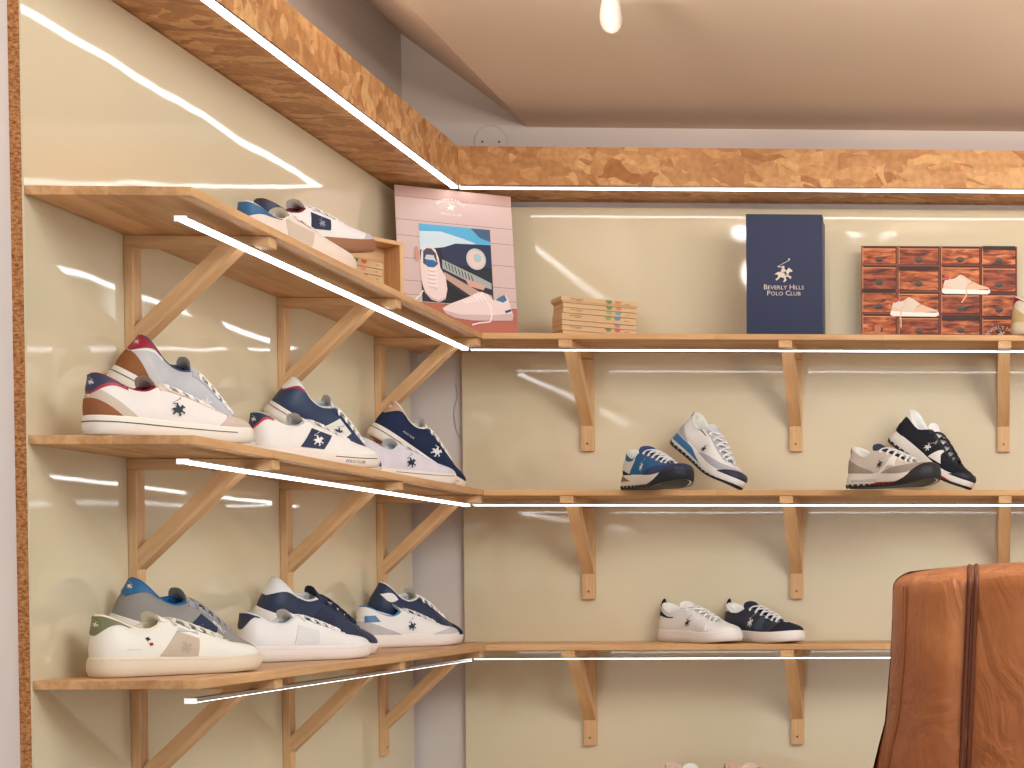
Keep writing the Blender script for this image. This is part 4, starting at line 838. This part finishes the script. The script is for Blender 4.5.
# kraft sleeves stacked on the back shelf
KR = plain('kraft_card', (214, 178, 136), .7, .2, 0, .1, 120, .05); KRD = ink((150, 112, 76)); CREV = plain('kraft_shadow_gap', (150, 110, 72), .8, .2)
DOTS = [((108, 128, 76), (214, 124, 80)), ((108, 128, 76), (214, 124, 80)), ((150, 160, 104), (112, 152, 160)), ((132, 154, 88), (76, 140, 170)), ((222, 178, 110), (160, 124, 140)), ((104, 122, 84), (208, 84, 50)), ((198, 158, 112), (198, 158, 112))]
NAMES = ['topmost kraft carton of the back shelf stack, its lid overhanging, green and orange dots', 'second kraft carton from the top of the back shelf stack, green and orange dots', 'third kraft carton from the top of the back shelf stack, pale green and grey-blue dots', 'fourth kraft carton from the top of the back shelf stack, thick, green and blue dots', 'thin kraft carton third from the bottom of the back shelf stack, yellow and mauve dots', 'kraft carton second from the bottom of the back shelf stack, green and red dots', 'bottom kraft carton of the back shelf stack, plain front']
def carton(loc, rz, L, D, h, cols, label, group, u=.62, flap=0, dd=.125):
    t = thing('carton', loc, label, 'carton', group, rz)
    part('body', *box((-L/2, 0, .0004), (L/2, D, h-.0006)), KR, t, bevel=.0008)
    if flap: part('lid', *box((-L/2-.004, -.003, h*.30), (L/2+.004, D+.003, h+.001)), KR, t, bevel=.0008)
    q = Print(L, h); q.lay = 60 if flap else 3
    for k, c in enumerate(cols):
        if c == KRC: continue
        r = .0085; c0 = (u+k*dd-.5)*L; pts = [(c0+r*math.cos(PI+PI*i/14), h*.97+1.25*min(r, h*.75)*math.sin(PI+PI*i/14)*.82) for i in range(15)]
        dm = Print(L, h); dm.lay = q.lay; dm.add([(x/L+.5, 1-z/h) for x, z in pts], ink(c)); dm.build('colour_dot', t)
    for b_ in ((.10, .25, .27, .36), (.17, .48, .25, .56), (.84, .42, .90, .52)) if h > .012 else ():
        dm = Print(L, h); dm.lay = q.lay; dm.rect(*b_, KRD); dm.build('printed_line', t)
    return t
hs = [.0148, .0120, .0138, .0180, .0120, .0138, .0112]; z = HT+sum(hs)
for i, hh in enumerate(hs):
    z -= hh; e = random.uniform(-.0025, .0025)
    carton((-.963+e, 4.440+e*.5, z), math.radians(32+random.uniform(-.8, .8)), (.193), .076, hh, DOTS[i], NAMES[i], 'kraft cartons stacked on the back shelf', flap=(i == 0))
# wooden crate on its side, a short pile of cartons before it that props up a sneaker's toe
cr_rz = math.radians(53.1); cd = Vector((math.cos(cr_rz), math.sin(cr_rz), 0)); cb = Vector((-cd.y, cd.x, 0))
R0 = Vector((-1.314, 4.010, HT+.0003)); CLn, CDp, CHt = .150, .066, .154
t = thing('wooden_crate', R0-cd*CLn/2, 'open pine crate lying on its side behind kraft cartons on the top left shelf', 'crate', rz=cr_rz)
part('back_panel', *box((-CLn/2, CDp-.006, .009), (CLn/2, CDp, CHt-.009)), M_BRX, t); hw = CLn/2
part('bottom_slat', *box((-hw, 0, 0), (hw, CDp, .009)), M_BRX, t, bevel=.0008); part('top_slat', *box((-hw, 0, CHt-.009), (hw, CDp, CHt)), M_BRX, t, bevel=.0008)
for a, b in ((-hw, -hw+.010), (hw-.010, hw)): part('end_panel', *box((a, 0, .009), (b, CDp, CHt-.009)), M_BRZ, t, bevel=.0008)
CD = [((96, 132, 104), (214, 96, 56)), ((206, 140, 120), (222, 140, 116)), ((222, 160, 120), (120, 84, 110)), (KRC, KRC), (KRC, KRC)]
CN = ['topmost kraft carton of the pile before the wooden crate, green and orange dots', 'second kraft carton of the pile before the wooden crate, pink dots', 'third kraft carton of the pile before the wooden crate, purple dot', 'fourth kraft carton of the pile before the wooden crate', 'lowest kraft carton of the pile before the wooden crate']
z = HT+.0003; c_rz = math.radians(60); cd2 = Vector((math.cos(c_rz), math.sin(c_rz), 0))
for i in (4, 3, 2, 1, 0):
    q = Vector((-1.304, 3.842, 0))-cd2*(.060+(.0025 if i % 2 else 0))
    carton((q.x, q.y, z), c_rz, .120, .076, .0150, CD[i], CN[i], 'kraft cartons before the wooden crate', u=.38, dd=.19); z += .0150
# ---------------------------------------------------------------- tan leather armchair, close to the camera
def leather_tan():
    m, n = base('tan_leather', .38, .5)
    mp = n.coords(); a = n.new('ShaderNodeTexNoise', Scale=5.0, Detail=4.0, Distortion=.8); n.link(mp, 'Vector', a, 'Vector')
    r = n.ramp([(.30, lin((136, 72, 30))), (.5, lin((166, 94, 43))), (.72, lin((184, 112, 58)))]); n.link(a, 'Fac', r, 'Fac'); n.link(r, 'Color', n.b, 'Base Color')
    w = n.new('ShaderNodeTexNoise', Scale=9.0, Detail=3.0, Distortion=2.2); mp2 = n.coords((1.6, 1.6, .8), (0, .5, 0)); n.link(mp2, 'Vector', w, 'Vector')
    b1 = n.bump(w, 'Fac', .8, .010); g = n.new('ShaderNodeTexVoronoi', Scale=620.0); n.link(mp, 'Vector', g, 'Vector'); b2 = n.bump(g, 'Distance', .16, .0006, b1)
    n.b.inputs['Coat Weight'].default_value = .25; n.b.inputs['Coat Roughness'].default_value = .3
    return m
M_TAN = leather_tan(); M_PIPE = plain('dark_brown_piping', (104, 52, 28), .45, .4, 0, .1, 120, .05); M_PIPEL = plain('brown_piping', (150, 88, 50), .45, .4, 0, .1, 120, .05)
CXh, CYh = .175, 2.20
t = thing('armchair', (CXh, CYh+.05, -H), 'tan brown leather armchair back with dark piped seams in the lower right foreground', 'armchair')
def half_w(z):      # z from the eye
    pts = [(-.80, .345), (-.50, .338), (-.36, .332), (-.236, .314), (-.18, .299), (-.10, .2915), (-.05, .289), (0.05, .287)]
    for (a, b), (c, d) in zip(pts, pts[1:]):
        if z <= c: f = (z-a)/(c-a); f = max(0, min(1, f)); return b+(d-b)*f
    return pts[-1][1]
def crown(x): return .023-.0175*abs(x/.287)**2.2      # top edge over the width
NA = 96; rows = []
zs = [-.80+.62*i/20 for i in range(20)]+[-.18+.17*i/14 for i in range(15)]
def seam_x(z): return .183+max(0, -z)*.047
def loop(z, inset, depth, rise):
    hw_ = half_w(z)-inset; L = []
    for i in range(NA):
        a = 2*PI*i/NA; c, s = math.cos(a), math.sin(a); ex = .30
        x = hw_*math.copysign(abs(c)**ex, c); y = depth*math.copysign(abs(s)**.42, s)
        f = abs(x)/.30
        if s < 0:   # front: cushion puff each side of the seam
            sm = seam_x(z)
            d = abs(x)-sm; y -= .020*math.exp(-(x/.16)**4)+.004; y += .012*math.exp(-(d/.012)**2)
            y += .030*max(0, (abs(x)-.20)/.09)**2
        yy = CYh+.055+y-.06*(-z if z < 0 else 0)*.35
        L.append((CXh+x, yy, z+rise*crown(x)))
    return L
for z in zs: rows.append(loop(z, 0, .062, (max(0, (z+.18)/.18))))
for i in range(1, 7):
    q = i/6*PI/2; rows.append(loop(-.004+.001*i, .022*(1-math.cos(q)), .062-.045*(1-math.cos(q))*.9-.004*i, 1))
    rows[-1] = [(x, y, z+.012*math.sin(q)-.006) for x, y, z in rows[-1]]
V = [v for r_ in rows for v in r_]; F = grid_faces(len(rows), NA, True); F.append(tuple(range(NA))[::-1]); F.append(tuple(range((len(rows)-1)*NA, len(rows)*NA)))
bk = part('backrest', V, F, M_TAN, t, local=False, smooth=True)
def front_path(xf, last):
    """follow the front of the backrest upwards at x = xf(z), over the top edge"""
    P = []
    for r_ in rows[:last]:
        fr = [v for v in r_[NA//2:]]; z0 = fr[len(fr)//2][2]; x = CXh+xf(z0)
        for u, v in zip(fr, fr[1:]):
            if min(u[0], v[0]) <= x <= max(u[0], v[0]) and u[0] != v[0]:
                q = (x-u[0])/(v[0]-u[0]); P.append((x, u[1]+(v[1]-u[1])*q-.0014, u[2]+(v[2]-u[2])*q)); break
    return [P[0]]+[tuple((a+2*b+c)/4 for a, b, c in zip(P[i-1], P[i], P[i+1])) for i in range(1, len(P)-1)]+[P[-1]]
for s in (-1, 1):
    for o in (-.0043, .0043):
        part('seam_piping', *tube(front_path(lambda z: s*(seam_x(z)+o), len(rows)-1), .0034, 8), M_PIPE, t, local=False, smooth=True)
    part('edge_piping', *tube(front_path(lambda z: s*(half_w(z)-.017), len(rows)-6), .0026, 8), M_PIPEL, t, local=False, smooth=True)
def cushion(name, c, sz, ex=.35, puff=.02, m=None):
    R_ = []
    for j in range(13):
        v = -PI/2+PI*j/12; cz, sz_ = math.cos(v), math.sin(v)
        for i in range(48):
            u = 2*PI*i/48; cu, su = math.cos(u), math.sin(u); P_ = lambda q, e: math.copysign(abs(q)**e, q)
            R_.append((c[0]+sz[0]*P_(cu, ex)*P_(cz, ex) if cz > 1e-6 else c[0], c[1]+sz[1]*P_(su, ex)*P_(cz, ex) if cz > 1e-6 else c[1], c[2]+sz[2]*P_(sz_, ex)))
    return part(name, R_, grid_faces(13, 48, True), m or M_TAN, t, local=False, smooth=True)
cushion('seat_cushion', (CXh, 1.93, -.81), (.265, .27, .075))
cushion('seat_base', (CXh, 1.95, -.95), (.33, .30, .085))
for s in (-1, 1): cushion('armrest', (CXh+s*.315, 1.93, -.72), (.055, .28, .17))
for sx_ in (-1, 1):
    for sy_ in (-1, 1):
        x, y = CXh+sx_*.27, 1.95+sy_*.24; V, F = prism([(x-.022, y-.022), (x+.022, y-.022), (x+.022, y+.022), (x-.022, y+.022)], -1.2499, -1.03, 'z'); part('leg', V, F, plain('dark_wood', (70, 44, 28), .4), t, local=False, bevel=.002)
# ---------------------------------------------------------------- pendant bulb under the ceiling
bx, by, bz = -.712, 3.40, 1.071
t = thing('pendant_bulb', (bx, by, CE), 'pale frosted light bulb hanging from the ceiling, cut by the top edge of the picture', 'light bulb')
prof = [(.0006, 0), (.007, .0012), (.0135, .0055), (.0185, .013), (.0212, .022), (.0215, .032), (.0200, .045), (.0175, .058), (.0150, .070), (.0135, .078), (.0135, .084)]
V = []; n = 28
for r_, z in prof: V += [(bx+r_*math.cos(2*PI*i/n), by+r_*math.sin(2*PI*i/n), bz+z) for i in range(n)]
F = grid_faces(len(prof), n, True); F.append(tuple(range(n))[::-1]); F.append(tuple(range((len(prof)-1)*n, len(prof)*n)))
m, nn = base('frosted_glow', .4); nn.b.inputs['Base Color'].default_value = (.40, .35, .30, 1); nn.b.inputs['Emission Color'].default_value = (1, .80, .62, 1); nn.b.inputs['Emission Strength'].default_value = .05
part('glass', V, F, m, t, local=False, smooth=True)
part('socket', *disc((bx, by), .0165, 24, 'z', (bz+.080, CE-.012)), M_ENDC, t, local=False); part('ceiling_rose', *disc((bx, by), .035, 28, 'z', (CE-.012, CE-.0005)), M_ENDC, t, local=False)
# ---------------------------------------------------------------- light
w = bpy.data.worlds.new('world'); SC.world = w; w.use_nodes = True; bg = w.node_tree.nodes['Background']; bg.inputs[0].default_value = (.94, .975, 1, 1); bg.inputs[1].default_value = WORLD
def lamp(name, typ, loc, energy, rgb, size=.1, aim=None, **kw):
    d = bpy.data.lights.new(name, typ); d.energy = energy; d.color = rgb
    if typ == 'AREA': d.shape = 'RECTANGLE'; d.size, d.size_y = size
    else: d.shadow_soft_size = size
    for k, v in kw.items(): setattr(d, k, v)
    o = bpy.data.objects.new(name, d); COL.objects.link(o); o.location = loc
    if aim: o.rotation_euler = (Vector(aim)-Vector(loc)).to_track_quat('-Z', 'Y').to_euler()
    return o
for q, e_ in (((-.52, 1.95, 1.52), S1), ((-.38, 1.80, 1.55), S1), ((-1.02, 1.75, 1.52), S1*.35), ((.5, -.9, 1.55), S2)): lamp('room_light', 'POINT', q, e_, (.95, .98, 1), .032)
lamp('room_light', 'AREA', (1.15, 1.6, 1.52), A1, (.93, .97, 1), (1.4, 1.3), (-.3, 3.8, .1))  # broad area light added as soft fill, not a fitting of the room
lamp('added_ceiling_fill', 'SPOT', (.95, 2.9, .50), PB, (1, .80, .62), .12, (-.35, 4.1, 1.2), spot_size=math.radians(105), spot_blend=.8)  # unseen warm spot added to brighten the ceiling and upper walls
for q, g in (((-.78, 3.05, 1.10), (-1.0, 4.6, 2.0)), ((-.20, 3.05, 1.10), (-.1, 4.6, 2.0)), ((.75, 3.6, 1.08), (-.4, 4.6, 1.9))): lamp('added_upper_wall_fill', 'SPOT', q, CB, (1, .87, .76), .05, g, spot_size=math.radians(118), spot_blend=1.0)  # unseen spots added to brighten the wall strip above the canopy
lamp('added_upper_wall_fill', 'SPOT', (-1.30, 3.20, 1.125), 14, (1, .84, .70), .04, (-1.36, 4.35, 2.05), spot_size=math.radians(76), spot_blend=.5)  # one more added spot, filling the dark corner under the sloping ceiling
lamp('added_ceiling_pool', 'SPOT', (bx+.02, by-.02, CE-.40), SB, (1, .86, .72), .02, (bx+.02, by-.02+.001, 2), spot_size=math.radians(70), spot_blend=.35)  # unseen upward spot added to make the light pool around the bulb
# ---------------------------------------------------------------- everything up to floor level zero
for o in SC.objects:
    if o.parent is None and o.type != 'CAMERA': o.location.z += H
vs = SC.view_settings; vs.view_transform = 'Standard'; vs.look = 'None'; vs.exposure = EXPO; vs.gamma = 1; vs.use_curve_mapping = False
